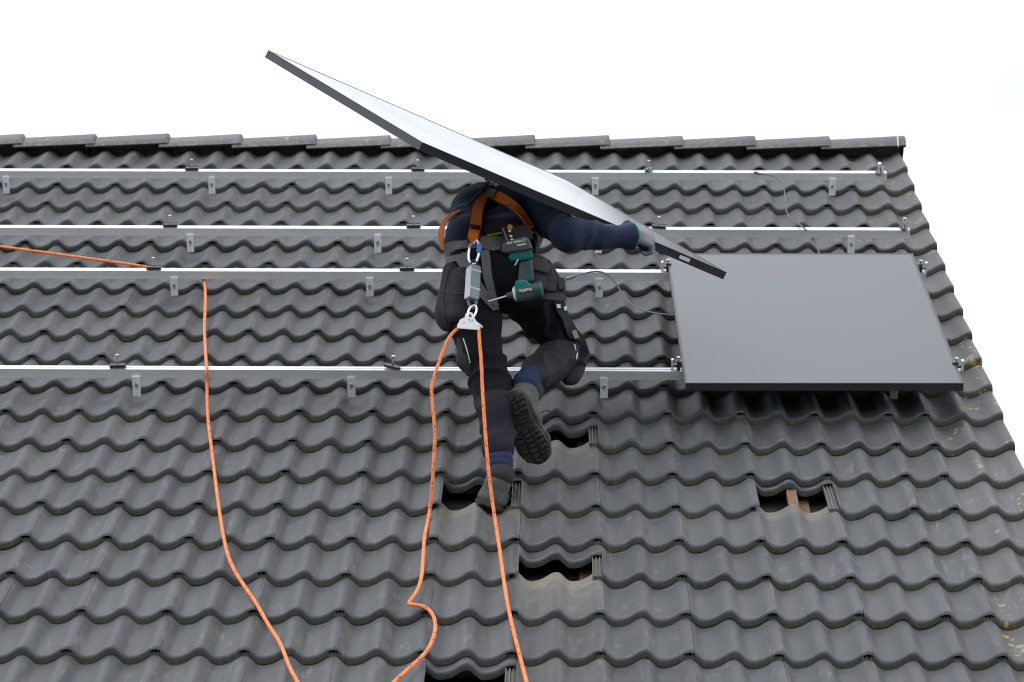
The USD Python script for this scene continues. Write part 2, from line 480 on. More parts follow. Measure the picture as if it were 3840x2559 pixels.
GAP = 0.0004
u_full = us_for(0, TW)
u_full[0], u_full[-1] = GAP, TW - GAP
u_full = np.unique(np.r_[u_full, TW - GAP - 0.0336, TW - GAP - 0.0334])
u_half = us_for(0, TW / 2)
u_half[0], u_half[-1] = GAP, TW / 2 - GAP
u_half = np.unique(np.r_[u_half, TW / 2 - GAP - 0.0336, TW / 2 - GAP - 0.0334])
u_v = us_for(0, 0.15)
uu2 = np.linspace(0.15, 0.288, 14)[1:]
wave2 = PchipInterpolator([0.15, 0.158, 0.168, 0.178, 0.193, 0.212, 0.235, 0.258, 0.272, 0.282, 0.290], np.array([-5.0, -13, -23.5, -30.5, -35, -34.3, -27, -13.5, -5.5, -1.6, -0.8]) * 1e-3)
u_verge = np.r_[u_v, uu2, [0.294, 0.2985, 0.3015, 0.303, 0.3035]]
u_verge[0] = GAP
n_verge = np.r_[wave(u_v), wave2(uu2), np.array([-1.8, -4, -8.5, -18, -62]) * 1e-3]
PROTO = {}


def tile_proto(kind, dirt, dusty):
    key = (kind, dirt, dusty)
    if key not in PROTO:
        if kind == "verge":
            m, wr = tile_mesh(u_verge, n_verge, notch=False, dirt=dirt, dusty=dusty)
        else:
            us = u_full if kind == "full" else u_half
            m, wr = tile_mesh(us, wave(us), dirt=dirt, dusty=dusty)
        PROTO[key] = finish_tile(m, wr)
    return PROTO[key]


rng = np.random.default_rng(7)


def place_tile(kind, c, r, slide=0.0, drop=0.0, dirt=1.0, dusty=0.0):
    """World mesh of the tile whose left edge is at column c and whose butt lies in course r."""
    v, f, w = tile_proto(kind, dirt, dusty)
    j = rng.normal(size=6)
    du, dv, dn = 0.0003 * j[0], 0.0022 * j[1], abs(0.0011 * j[2])
    rot, roll = 0.0022 * np.clip(j[3], -2, 2), 0.003 * np.clip(j[4], -2, 2)
    u, ww, n = v[:, 0].copy(), v[:, 1].copy(), v[:, 2].copy()
    uc = u - 0.15
    vv = r * G - ww - slide + dv + rot * uc
    nn = n + dn - drop + roll * uc * 0.5 + 0.004 * j[5] * ww * 0.3
    p = roof(c * TW + u + du, vv, nn)
    sag = 0.004 * np.sin(p[:, 0] * 1.1 + 0.6) + 0.003 * np.sin(p[:, 1] * 2.3)
    p = p + sag[:, None] * NRM
    f2 = f
    nm = normals_of(p, f2)
    # outward check on the face of the tile
    top = np.argmax(v[:, 2])
    if nm[top] @ NRM < 0:
        f2 = f[:, ::-1]
        nm = -nm
    return p, f2, nm, w


house = thing("house", "house with a pitched roof of dark grey interlocking concrete tiles", "house")
eave_v = 22 * G
U_LEFT, U_RIGHT = -12 * TW, 12.5 * TW
y_ridge = 0.335
# membrane under the tiles (the roof's own surface), both slopes
n_m = -0.145
ridge_v = -(y_ridge + n_m * SA) / CA * 1.0
ridge_v = (-y_ridge - n_m * SA) / CA
pt = roof(np.array([U_LEFT, 3.72, 3.72, U_LEFT]), np.array([ridge_v, ridge_v, eave_v, eave_v]), np.full(4, n_m))
back = pt.copy()
back[:, 1] = 2 * y_ridge - back[:, 1]
mem = []
for q, s in ((pt, 1), (back, -1)):
    nn = NRM * [1, s, 1]
    vv = np.vstack([q, q - nn * 0.02])
    mem.append(trimesh.convex.convex_hull(vv))
roof_prim = obj("roof", cat(*mem), M_UNDER, house)
tag(roof_prim, "dark roof deck under the tiles, seen through the gaps of the slid tiles")

SLID = {(6, 12): (0.228, 0.026), (5, 14): (0.305, 0.030), (6, 16): (0.238, 0.026), (9, 14): (0.305, 0.030), (5, 19): (0.275, 0.028)}
DUSTY = {(6, 13): 1.8, (5, 15): 1.2, (6, 17): 2.2, (9, 15): 0.45, (6, 14): 0.5, (6, 18): 0.35, (6, 15): 0.35, (7, 13): 0.4, (6, 19): 0.6, (3, 9): 0.2, (0, 12): 0.3, (8, 15): 0.4, (8, 14): 0.3}


def seen(p):
    q = p - CAM
    z = q @ FWD
    x, y = q @ RIGHT / z * FPX + WPX / 2, -(q @ UP) / z * FPX + HPX / 2
    return x.max() > -10 and x.min() < WPX + 10 and y.max() > 0 and y.min() < HPX + 30


rest_v, rest_f, rest_n, rest_w, nrest = [], [], [], [], 0
tiles_named = 0
for r in range(0, 22):
    for c in range(-12, 11):
        sl, dr = SLID.get((c, r), (0.0, 0.0))
        jit = float(np.clip(rng.normal(1.0, 0.25), 0.5, 1.4))
        p, f, nm, w = place_tile("full", c, r, sl, dr, dirt=1.0, dusty=DUSTY.get((c, r), 0.0))
        if seen(p):
            obj("roof_tile", (p, f, nm), M_TILE, roof_prim, wear=w * [1, jit, jit], label="tile pushed up under the course above, leaving a gap" if sl else None)
            tiles_named += 1
        else:
            rest_v.append(p)
            rest_f.append(f + nrest)
            rest_n.append(nm)
            rest_w.append(w)
            nrest += len(p)
    p, f, nm, w = place_tile("half", 11, r)
    if seen(p):
        obj("half_tile", (p, f, nm), M_TILE, roof_prim, wear=w)
    p, f, nm, w = place_tile("verge", 11.5, r)
    if seen(p):
        obj("verge_tile", (p, f, nm), M_VERGE, roof_prim, wear=w)
rt = obj("outer_tile_field", (np.vstack(rest_v), np.vstack(rest_f), np.vstack(rest_n)), M_TILE, roof_prim, wear=np.vstack(rest_w))
tag(rt, kind="stuff")
# far slope: one sheet of the same waves, never seen from the street
ub = np.linspace(U_LEFT, U_RIGHT, 24 * 12)
vb = np.linspace(-0.22, eave_v, 24)
U2, V2 = np.meshgrid(ub, vb, indexing="ij")
pb = roof(U2, V2, wave(U2) - 0.02)
pb[..., 1] = 2 * y_ridge - pb[..., 1]
i, j = np.meshgrid(np.arange(len(ub) - 1), np.arange(len(vb) - 1), indexing="ij")
a = i * len(vb) + j
q = np.stack([a, a + 1, a + len(vb) + 1, a + len(vb)], -1).reshape(-1, 4)
vbk, fbk = pb.reshape(-1, 3), np.vstack([q[:, [0, 1, 2]], q[:, [0, 2, 3]]])
tag(obj("far_slope_tiles", (vbk, fbk, normals_of(vbk, fbk)), M_TILE, roof_prim, wear=np.zeros((len(vbk), 3))), kind="stuff")

# battens under the tile heads and rafters' counter battens
for r in range(0, 23):
    va = r * G - 0.418
    ends = [(U_LEFT, 3.70)]
    b = box([U_LEFT, va, 0.096], [3.70, va + 0.045, 0.124])
    obj("batten", tf(b, ROOF4), M_WOOD, roof_prim)
for k, u in enumerate(np.arange(-3.42, 3.7, 0.62)):
    u = {8: 1.72, 9: 2.02, 10: 2.86}.get(k, u)
    b = box([u, -0.10, 0.1245], [u + 0.05, eave_v, 0.143])
    obj("counter_batten", tf(b, ROOF4), M_WOOD, roof_prim)
# tile cut-outs show one upright timber inside the right-hand gap
pt = on_roof(1823, 1147, -0.06)
obj("counter_batten", tf(box([pt[0] - 0.019, pt[1] - 0.12, 0.07], [pt[0] + 0.019, pt[1] + 0.05, 0.0955]), ROOF4), M_WOOD, roof_prim)

# ridge tiles: each laps over the next one to its right
RR = 0.098
RIDGE_Z = None
yc, zc = y_ridge, None
fr = roof(0, -0.315, 0.006)            # front lower edge of the ridge cap
zc = fr[2] + 0.017
RADY = y_ridge - fr[1]
ridge_ends = [on_roof(x, 318, 0.01)[0] for x in (-108, 60, 225, 393, 560, 730, 900, 1066, 1230, 1400, 1568, 1733, 1903, 2075)]
ridge_ends = [ridge_ends[0] - 0.4 * k for k in range(6, 0, -1)] + ridge_ends


def ridge_section(u, s, lift):
    """Half-round capping section at u with scale s, lifted."""
    pts = []
    prof = [(-1.0, -0.16), (-1.0, 0.0), (-0.97, 0.16), (-0.86, 0.40), (-0.66, 0.58), (-0.40, 0.68), (0, 0.72)]
    prof = prof + [(-x, z) for x, z in prof[-2::-1]]
    for x, z in prof:
        pts.append((u, yc + x * RADY * s, zc + z * RADY * s * 0.95 + lift))
    inner = [(u, yc + x * (RADY * s - 0.016), zc + z * (RADY * s - 0.016) * 0.95 + lift - 0.002) for x, z in prof[::-1]]
    return pts + inner


for k in range(len(ridge_ends) - 1):
    a, b = ridge_ends[k] - 0.05, ridge_ends[k + 1]
    jz = 0.002 * rng.normal()
    secs = []
    for t, s, l in ((0, 0.92, -0.006), (0.25, 0.94, -0.001), (0.5, 0.96, 0.004), (0.75, 0.98, 0.009), (0.955, 1.0, 0.0135), (0.985, 1.0, 0.014), (1.0, 0.95, 0.010)):
        secs.append(ridge_section(a + (b - a) * t, s, l + jz))
    secs = np.array(secs)
    # finer along the length so that the stains have something to vary over
    m = grid_tube(secs)
    v, f, n = meshkit.arrays(m, 40)
    low = np.clip(1.0 - (v[:, 2] - (zc - 0.02)) / 0.05, 0, 1)
    wr = np.stack([0.95 * low, 0.25 * low + 0.5 * (np.abs(v[:, 0] - b) < 0.006), 0.9 * low], 1)
    obj("ridge_tile", (v, f, n), M_RIDGE, roof_prim, wear=wr)
obj("ridge_clip", rbox([ridge_ends[-1] - 0.047, fr[1] - 0.010, zc - 0.012], [ridge_ends[-1] - 0.041, fr[1] + 0.012, zc + 0.06], 0.002), M_GALV, roof_prim)
# dry ridge foil closing the gap below the ridge tiles
obj("ridge_foil", tf(box([U_LEFT, -0.40, 0.068], [3.66, -0.22, 0.074]), ROOF4), M_UNDER, roof_prim)
# walls
wall_top = roof(0, eave_v - 0.4, -0.13)
yf = wall_top[1]
gz = wall_top[2]
apex = roof(0, ridge_v, n_m - 0.03)
gab = trimesh.creation.extrude_polygon(__import__("shapely").Polygon([(yf, 0), (2 * y_ridge - yf, 0), (2 * y_ridge - yf, gz), (y_ridge, apex[2]), (yf, gz)]), 0.2, engine="earcut")
T = np.eye(4)
T[:3, 0], T[:3, 1], T[:3, 2], T[:3, 3] = [0, 1, 0], [0, 0, 1], [1, 0, 0], [3.42, 0, 0]
obj("wall", tf(gab, T), M_BRICK, house)
T2 = T.copy()
T2[0, 3] = U_LEFT + 0.1
obj("wall", tf(gab, T2), M_BRICK, house)
obj("wall", box([U_LEFT + 0.3, yf, 0], [3.42, yf + 0.2, gz]), M_BRICK, house)
obj("wall", box([U_LEFT + 0.3, 2 * y_ridge - yf - 0.2, 0], [3.42, 2 * y_ridge - yf, gz]), M_BRICK, house)

# ------------------------------------------------------------------ mounting rails, hooks and clamps
N_TOP, RAIL_W, RAIL_H = 0.090, 0.044, 0.037
rail_front_px = [394.0, 524.6, 623.0, 849.3]
rail_end_px = [2037, 2091, 2128, 2204]
RAIL_V = [on_roof(306, y, N_TOP)[1] for y in rail_front_px]
RAIL_U1 = [on_roof(x, y, N_TOP)[0] for x, y in zip(rail_end_px, (395, 528, 627, 852))]
ordinal = ["topmost", "second", "third", "lowest"]


def rail_section():
    """Cross-section across the slope (q up the slope, n): box with a slot along its top and a foot."""
    from shapely import Polygon
    w, h = RAIL_W, RAIL_H
    return Polygon([(0, 0), (0, h), (w * 0.42, h), (w * 0.42, h - 0.006), (w * 0.58, h - 0.006), (w * 0.58, h), (w, h), (w, 0), (w * 0.5, 0),
                    (w * 0.5, -0.0005), (-0.0022, -0.0005), (-0.0022, 0.0055)])


sec = rail_section()
rail_joint = on_roof(1331, 628, N_TOP)[0]
for k in range(4):
    def bar(a, b):
        m = trimesh.creation.extrude_polygon(sec, b - a, engine="earcut")      # (q, n, along)
        T = np.eye(4)
        T[:3, 0], T[:3, 1], T[:3, 2] = [0, -1, 0], [0, 0, -1], [1, 0, 0]       # q up the slope is -v, n is -(-n)
        T[:3, 3] = [a, RAIL_V[k], -(N_TOP - RAIL_H)]
        return tf(tf(m, T), ROOF4)
    t = thing("mounting_rail", ["topmost aluminium mounting rail running across the tiles just below the ridge",
                                "aluminium mounting rail second from the top, passing behind the worker's waist",
                                "aluminium mounting rail third from the top, holding the upper clamps of the fitted panel",
                                "lowest aluminium mounting rail, running behind the worker's knees to the fitted panel"][k], "rail", "aluminium mounting rails across the roof")
    if k == 2:
        obj("rail_bar", bar(-3.3, rail_joint - 0.0008), M_ALU, t)
        obj("rail_bar", bar(rail_joint + 0.0008, RAIL_U1[k]), M_ALU, t)
    else:
        obj("rail_bar", bar(-3.3, RAIL_U1[k]), M_ALU, t)

# roof hooks: plate with a slotted hole, bolt and an arm that goes under the tile above
_pl = m3.Manifold.cube([0.033, 0.005, 0.086]).translate([-0.0165, -0.005, -0.078])
_pl += m3.Manifold.cube([0.033, 0.014, 0.005]).translate([-0.0165, -0.014, 0.003])
_slot = m3.Manifold.batch_hull([m3.Manifold.cylinder(0.02, 0.0055, 0.0055, 16).rotate([90, 0, 0]).translate([0, 0.008, z]) for z in (-0.047, -0.022)])
hook_plate = as_tm(_pl - _slot)
hook_arm = box([-0.014, -0.0125, -0.080], [0.014, -0.0052, -0.020])
hook_foot = cat(box([-0.006, -0.16, -0.100], [0.006, -0.0052, -0.095]), box([-0.006, -0.0125, -0.095], [0.006, -0.0052, -0.080]))
hook_bolt = cat(cyl([0, -0.004, -0.0265], [0, 0.0035, -0.0265], 0.0072, n=6), cyl([0, 0.003, -0.0265], [0, 0.0065, -0.0265], 0.0035, n=10))
HOOKS = [(0, [12, 486, 893, 1368, 1912]), (1, [437, 868, 1375, 1955]), (2, [400, 850, 1377]), (3, [314, 808, 1388, 2053])]
hook_note = {(0, 0): "at the left edge of the picture", (0, 1): "above and left of the orange rope's bend", (0, 2): "left of the carried panel", (0, 3): "beside the carried panel's upper edge", (0, 4): "near the right end of the rail",
             (1, 0): "just above where the orange rope drops", (1, 1): "just left of the worker's back", (1, 2): "half hidden under the worker's forearm", (1, 3): "above the fitted panel",
             (2, 0): "just left of the hanging orange rope", (2, 1): "left of the worker's hip", (2, 2): "between the tool pouch and the fitted panel",
             (3, 0): "left of the orange rope", (3, 1): "left of the rope loop at the worker's legs", (3, 2): "right of the worker's raised knee", (3, 3): "peeping out under the fitted panel"}
first_hook = None
for k, xs in HOOKS:
    for i, x in enumerate(xs):
        u = on_roof(x, rail_front_px[k] + 18, N_TOP - RAIL_H)[0]
        base = ROOF4 @ np.array([[1, 0, 0, u], [0, 1, 0, RAIL_V[k] + 0.0095], [0, 0, 1, -(N_TOP - RAIL_H) + 0.0], [0, 0, 0, 1.0]])
        flip = np.diag([1, 1, -1, 1.0])       # hook meshes are drawn with n upward
        label = f"galvanised roof hook under the {ordinal[k]} rail, {hook_note[(k, i)]}"
        rz = trimesh.transformations.rotation_matrix(0.03 * rng.normal(), [0, 0, 1])
        if first_hook is None:
            first_hook = thing("roof_hook", label, "roof hook", "roof hooks under the rails", matrix=base)
            def fl(m):
                m = m.copy()
                m.vertices[:, 2] *= -1
                m.invert()
                return m
            obj("plate", fl(hook_plate), M_GALV, first_hook)
            obj("arm", fl(hook_arm), M_GALV, first_hook)
            obj("bolt", fl(hook_bolt), M_BOLT, first_hook)
        else:
            copy_of(first_hook, "roof_hook", label, "roof hooks under the rails", "roof hook", base)

# clamps
def clamp_parts():
    from shapely import Polygon
    p = Polygon([(-0.0075, 0), (-0.0075, 0.011), (-0.0175, 0.011), (-0.0175, 0.0155), (-0.0155, 0.0155), (-0.0155, 0.0135), (0.0155, 0.0135), (0.0155, 0.0155), (0.0175, 0.0155), (0.0175, 0.011), (0.0075, 0.011), (0.0075, 0), (0.0045, 0), (0.0045, 0.010), (-0.0045, 0.010), (-0.0045, 0)])
    m = trimesh.creation.extrude_polygon(p, 0.066, engine="earcut")
    T = np.eye(4)
    T[:3, 0], T[:3, 1], T[:3, 2], T[:3, 3] = [0, 1, 0], [0, 0, 1], [1, 0, 0], [-0.033, 0, 0]
    body = tf(m, T)
    bolt = cat(cyl([0, 0, 0.001], [0, 0, 0.050], 0.0038, n=12))
    head = cat(cyl([0, 0, 0.047], [0, 0, 0.056], 0.0078, n=12))
    return body, bolt, head


cb, cbolt, chead = clamp_parts()
CL = [  # rail, px x, turn, tilt, label
    (0, 440, 3, 0, "black module clamp with upright bolt on the topmost rail, left of the worker"),
    (0, 960, -3, 0, "black module clamp with upright bolt on the topmost rail, just left of the carried panel"),
    (0, 1490, 70, 4, "black module clamp turned across the topmost rail, right of the carried panel"),
    (0, 2023, 64, -24, "black module clamp leaning at the right end of the topmost rail"),
    (1, 390, 2, 0, "black module clamp with upright bolt on the second rail, above the orange rope's end"),
    (1, 950, 4, 0, "black module clamp on the second rail, left of the worker's shoulder strap"),
    (1, 1514, -12, 0, "black module clamp on the second rail, just past the gloved hand"),
    (1, 2078, 72, -8, "black module clamp turned across the right end of the second rail"),
    (2, 352, 0, 0, "black module clamp on the third rail where the orange rope dives under it"),
    (2, 935, 5, 0, "black module clamp on the third rail, left of the worker's waist"),
    (3, 269, 4, 0, "black module clamp with upright bolt on the lowest rail, far left"),
    (3, 901, -20, 6, "black module clamp twisted on the lowest rail, left of the hanging rope"),
]
first_clamp = None
FLIPN = np.diag([1.0, 1.0, -1.0, 1.0])
for k, x, turn, tilt, label in CL:
    u = on_roof(x, rail_front_px[k], N_TOP)[0]
    T = np.eye(4)
    T[:3, :3] = np.array([[1, 0, 0], [0, -1, 0], [0, 0, -1.0]])       # n up, v reversed: right-handed
    T[:3, 3] = [u, RAIL_V[k] - RAIL_W * 0.5, -(N_TOP + 0.0012)]
    M = ROOF4 @ T @ trimesh.transformations.rotation_matrix(math.radians(turn), [0, 0, 1]) @ trimesh.transformations.rotation_matrix(math.radians(tilt), [0, 1, 0])
    if first_clamp is None:
        first_clamp = thing("module_clamp", label, "clamp", "loose module clamps on the rails", matrix=M)
        obj("clamp_body", cb, M_CLAMP, first_clamp)
        bb = obj("bolt", cbolt, M_BOLT, first_clamp, smooth=40)
        obj("bolt_head", chead, M_BOLT, bb, smooth=40)
    else:
        copy_of(first_clamp, "module_clamp", label, "loose module clamps on the rails", "clamp", M)

# ------------------------------------------------------------------ solar panels
FR_H, LIP = 0.033, 0.009


def panel(name, label, W, H, M, sticker=False):
    """Frame of four bars, glass and backsheet; x along W, y along H, z up to the glass."""
    from shapely import Polygon
    t = thing(name, label, "solar panel", matrix=M)
    h = FR_H
    prof = Polygon([(0, 0), (0, -0.0045), (0.0009, -0.0052), (0.0009, -0.0085), (0, -0.0092), (0, -0.0160), (0.0009, -0.0167), (0.0009, -0.0205), (0, -0.0212), (0, -h), (0.024, -h), (0.024, -h + 0.0015), (0.0018, -h + 0.0015), (0.0018, -0.006), (LIP, -0.006), (LIP, 0)])

    def side(L, miter=True):
        m = trimesh.creation.extrude_polygon(prof, L, engine="earcut")     # x in from the edge, y up, z along
        v = m.vertices
        v[:, 2] = np.where(v[:, 2] < L / 2, v[:, 2] + v[:, 0], v[:, 2] - v[:, 0])
        m.vertices = v
        return m
    for o, ax, inn, L in (((0, 0, 0), (1, 0, 0), (0, 1, 0), W), ((W, H, 0), (-1, 0, 0), (0, -1, 0), W), ((W, 0, 0), (0, 1, 0), (-1, 0, 0), H), ((0, H, 0), (0, -1, 0), (1, 0, 0), H)):
        T = np.eye(4)
        T[:3, 0], T[:3, 1], T[:3, 2], T[:3, 3] = inn, (0, 0, 1), ax, o
        m = tf(side(L), T)
        if m.volume < 0:
            m.invert()
        obj("frame_bar", m, M_BLACK_ALU, t)
    obj("glass", box([LIP, LIP, -0.0045], [W - LIP, H - LIP, -0.0012]), M_GLASS, t)
    obj("backsheet", box([LIP, LIP, -0.0068], [W - LIP, H - LIP, -0.0047]), M_BACK, t)
    jb = obj("junction_box", rbox([W / 2 - 0.06, H - 0.16, -0.022], [W / 2 + 0.06, H - 0.06, -0.007], 0.004), M_BLACK_ALU, t)
    if sticker:
        s0 = sticker
        b = box([s0, -0.0006, -0.0235], [s0 + 0.062, -0.0001, -0.0085])
        st = obj("serial_sticker", b, M_LABEL, t, label="pale sticker on the dark frame edge")
    return t


PN = 0.124
corner = [on_roof(x / D2N, y / D2N, PN) for x, y in ((2509, 950.5), (3427, 950.5), (3609, 1437.5), (2559, 1437.5))]
corner = np.array(corner)
cu, cv = corner[:, 0].mean(), corner[:, 1].mean()
PW = 0.5 * (corner[1, 0] - corner[0, 0] + corner[2, 0] - corner[3, 0])
PH = 0.5 * (corner[3, 1] - corner[0, 1] + corner[2, 1] - corner[1, 1])
yaw = 0.5 * ((corner[1, 1] - corner[0, 1]) / PW + (corner[2, 1] - corner[3, 1]) / PW)
print("fitted panel", corner.round(3).tolist(), PW, PH, yaw)
o = roof(cu, cv, PN)
ex = np.array([1, 0, 0]) * math.cos(yaw) + DWN * math.sin(yaw)
F = frame4(o, ex, z=NRM)
T = np.eye(4)
T[:3, 3] = [-PW / 2, -PH / 2, 0]
panel("photovoltaic_module", "all-black solar panel fitted on the rails at the right of the roof", PW, PH, F @ T)
# its end clamps
for (k, x, y, sgn, label) in ((2, 1530, 612, 1, "black end clamp holding the upper left edge of the fitted panel"), (3, 1555, 835, 1, "black end clamp holding the lower left edge of the fitted panel"),
                              (2, 2120, 622, -1, "black end clamp holding the upper right edge of the fitted panel"), (3, 2200, 838, -1, "black end clamp holding the lower right edge of the fitted panel")):
    u = (cu - PW / 2 - 0.009) if sgn > 0 else (cu + PW / 2 + 0.009)
    T = np.eye(4)
    T[:3, :3] = np.array([[sgn, 0, 0], [0, -sgn, 0], [0, 0, -1.0]])
    T[:3, 3] = [u, RAIL_V[k] - RAIL_W * 0.5, -N_TOP - 0.0006]
    M = ROOF4 @ T
    if sgn > 0 and k == 2:
        ec = thing("end_clamp", label, "clamp", "end clamps of the fitted panel", matrix=M)
        obj("clamp_body", cat(box([-0.006, -0.014, 0], [0.0065, 0.014, 0.033]), box([-0.012, -0.014, 0.0352], [0.016, 0.014, 0.0392]), box([-0.018, -0.014, 0.018], [-0.0062, 0.014, 0.024])), M_CLAMP, ec)
        obj("foot", cat(box([-0.030, -0.012, 0.0], [-0.020, 0.012, 0.045]), box([-0.0198, -0.012, 0.0], [-0.0062, 0.012, 0.004])), M_ALU, ec)
        b_ = obj("bolt", cyl([-0.0, 0, 0.0394], [-0.0, 0, 0.048], 0.0042, n=12), M_BOLT, ec, smooth=40)
        obj("bolt_head", cyl([0, 0, 0.0482], [0, 0, 0.055], 0.0078, n=12), M_BOLT, b_, smooth=40)
    else:
        copy_of(ec, "end_clamp", label, "end clamps of the fitted panel", "clamp", M)

# the panel the worker carries (1.722 x 1.134 m)
PC = np.array([[0.785, -3.537, -1.222], [1.435, -4.141, -1.928], [2.625, -2.897, -1.897], [1.975, -2.293, -1.191]]) + [0, 0, ZR]
PC = CAM + (PC - CAM) * 1.012
exc = PC[2] - PC[1] + PC[3] - PC[0]
eyc = PC[0] - PC[1] + PC[3] - PC[2]
CF = frame4(PC.mean(0), exc, y=eyc)
T = np.eye(4)
T[:3, 3] = [-0.8715, -0.574, 0]
CPM = CF @ T
panel("photovoltaic_module", "all-black solar panel carried tilted over the worker's head", 1.743, 1.148, CPM, sticker=1.46)

# ------------------------------------------------------------------ cables
def on_path(pts, n, dz=None):
    return rv(np.array([on_roof(x, y, nn) for x, y, nn in pts]))


c1 = spline(np.vstack([on_path([(1738, 397, N_TOP + 0.006), (1752, 401, N_TOP + 0.012), (1775, 405, N_TOP + 0.012), (1793, 418, 0.085), (1803, 445, 0.055), (1806, 480, 0.015), (1822, 508, 0.02), (1848, 525, N_TOP + 0.012), (1862, 540, 0.06), (1880, 576, 0.035), (1890, 600, 0.05)], 0)]), 90)
t = thing("solar_cable", "thin grey cable hanging over the upper two rails and under the fitted panel", "cable", loc=(0, 0, 0))
obj("cable", tube(c1, 0.0032), M_CABLE, t, smooth=True)
cn = c1[1]
obj("connector", tube(np.array([c1[0] + [-0.012, 0, 0], c1[0], c1[2], c1[4]]), [0.006, 0.0075, 0.0075, 0.005]), M_CLAMP, t, smooth=40)
c2 = spline(on_path([(1268, 647, 0.30), (1300, 642, 0.16), (1322, 634, N_TOP + 0.02), (1345, 628, N_TOP + 0.008), (1380, 625, N_TOP + 0.012), (1408, 643, 0.07), (1428, 672, 0.03), (1455, 702, 0.0), (1500, 719, 0.0), (1546, 724, 0.02), (1580, 726, 0.04)], 0), 90)
t = thing("solar_cable", "thin grey cable over the third rail, ending at the fitted panel's left edge", "cable", loc=(0, 0, 0))
obj("cable", tube(c2, 0.0034), M_CABLE, t, smooth=True)
pc = on_path([(1300, 642, 0.16), (1325, 633, N_TOP + 0.02)], 0)
obj("connector", tube(np.array([pc[0], pc[0] * 0.7 + pc[1] * 0.3, pc[0] * 0.3 + pc[1] * 0.7, pc[1]]), [0.006, 0.0085, 0.0085, 0.005]), M_CLAMP, t, smooth=40)
zt = rv(np.array([rail_joint, RAIL_V[2] + 0.004, N_TOP - 0.012]))
obj("cable_tie", tf(box([-0.0025, 0.0025, -0.016], [0.0025, 0.004, 0.014]), frame4(zt, [1, 0, 0], y=DWN)), M_WHITE_PL, t)

# ------------------------------------------------------------------ the worker
def surface_net(D, org, h):
    """Naive surface nets of the grid D (negative inside)."""
    s = D < 0
    nx, ny, nz = D.shape
    cs = np.zeros((nx - 1, ny - 1, nz - 1, 3))
    cn = np.zeros((nx - 1, ny - 1, nz - 1))
    corners = [(i, j, k) for i in (0, 1) for j in (0, 1) for k in (0, 1)]
    sl = lambda c: (slice(c[0], nx - 1 + c[0]), slice(c[1], ny - 1 + c[1]), slice(c[2], nz - 1 + c[2]))
    for a in corners:
        for ax in range(3):
            if a[ax] == 0:
                b = list(a)
                b[ax] = 1
                b = tuple(b)
                da, db = D[sl(a)], D[sl(b)]
                cross = (da < 0) != (db < 0)
                t = np.where(cross, da / np.where(cross, da - db, 1), 0)
                for q in range(3):
                    cs[..., q] += np.where(cross, a[q] + (t if q == ax else 0), 0)
                cn += cross
    act = cn > 0
    ids = np.full(act.shape, -1)
    ids[act] = np.arange(act.sum())
    base = np.stack(np.nonzero(act), 1)
    V = (base + cs[act] / cn[act][:, None]) * h + org
    F = []
    for ax in range(3):
        o = [q for q in range(3) if q != ax]
        lo = [slice(1, -1)] * 3
        n_ = [nx, ny, nz]
        A = s[tuple(slice(0, n_[q] - 1) if q == ax else slice(1, n_[q] - 1) for q in range(3))]
        B = s[tuple(slice(1, n_[q]) if q == ax else slice(1, n_[q] - 1) for q in range(3))]
        e = np.stack(np.nonzero(A != B), 1)
        ina = A[tuple(e.T)]
        def cell(d0, d1):
            c = e.copy()
            c[:, o[0]] += d0
            c[:, o[1]] += d1
            return ids[tuple(c.T)]
        q = np.stack([cell(0, 0), cell(1, 0), cell(1, 1), cell(0, 1)], 1)
        flip = ina if ax != 1 else ~ina
        q = np.where(flip[:, None], q, q[:, ::-1])
        F.append(q)
    F = np.vstack(F)
    F = F[(F >= 0).all(1)]
    m = trimesh.Trimesh(V, np.vstack([F[:, [0, 1, 2]], F[:, [0, 2, 3]]]), process=False)
    if m.volume < 0:
        m.invert()
    return m


def cone_d(p, a, b, ra, rb):
    ab = b - a
    t = np.clip(((p - a) @ ab) / max(ab @ ab, 1e-9), 0, 1)
    return np.linalg.norm(p - a - t[..., None] * ab, axis=-1) - (ra + (rb - ra) * t)


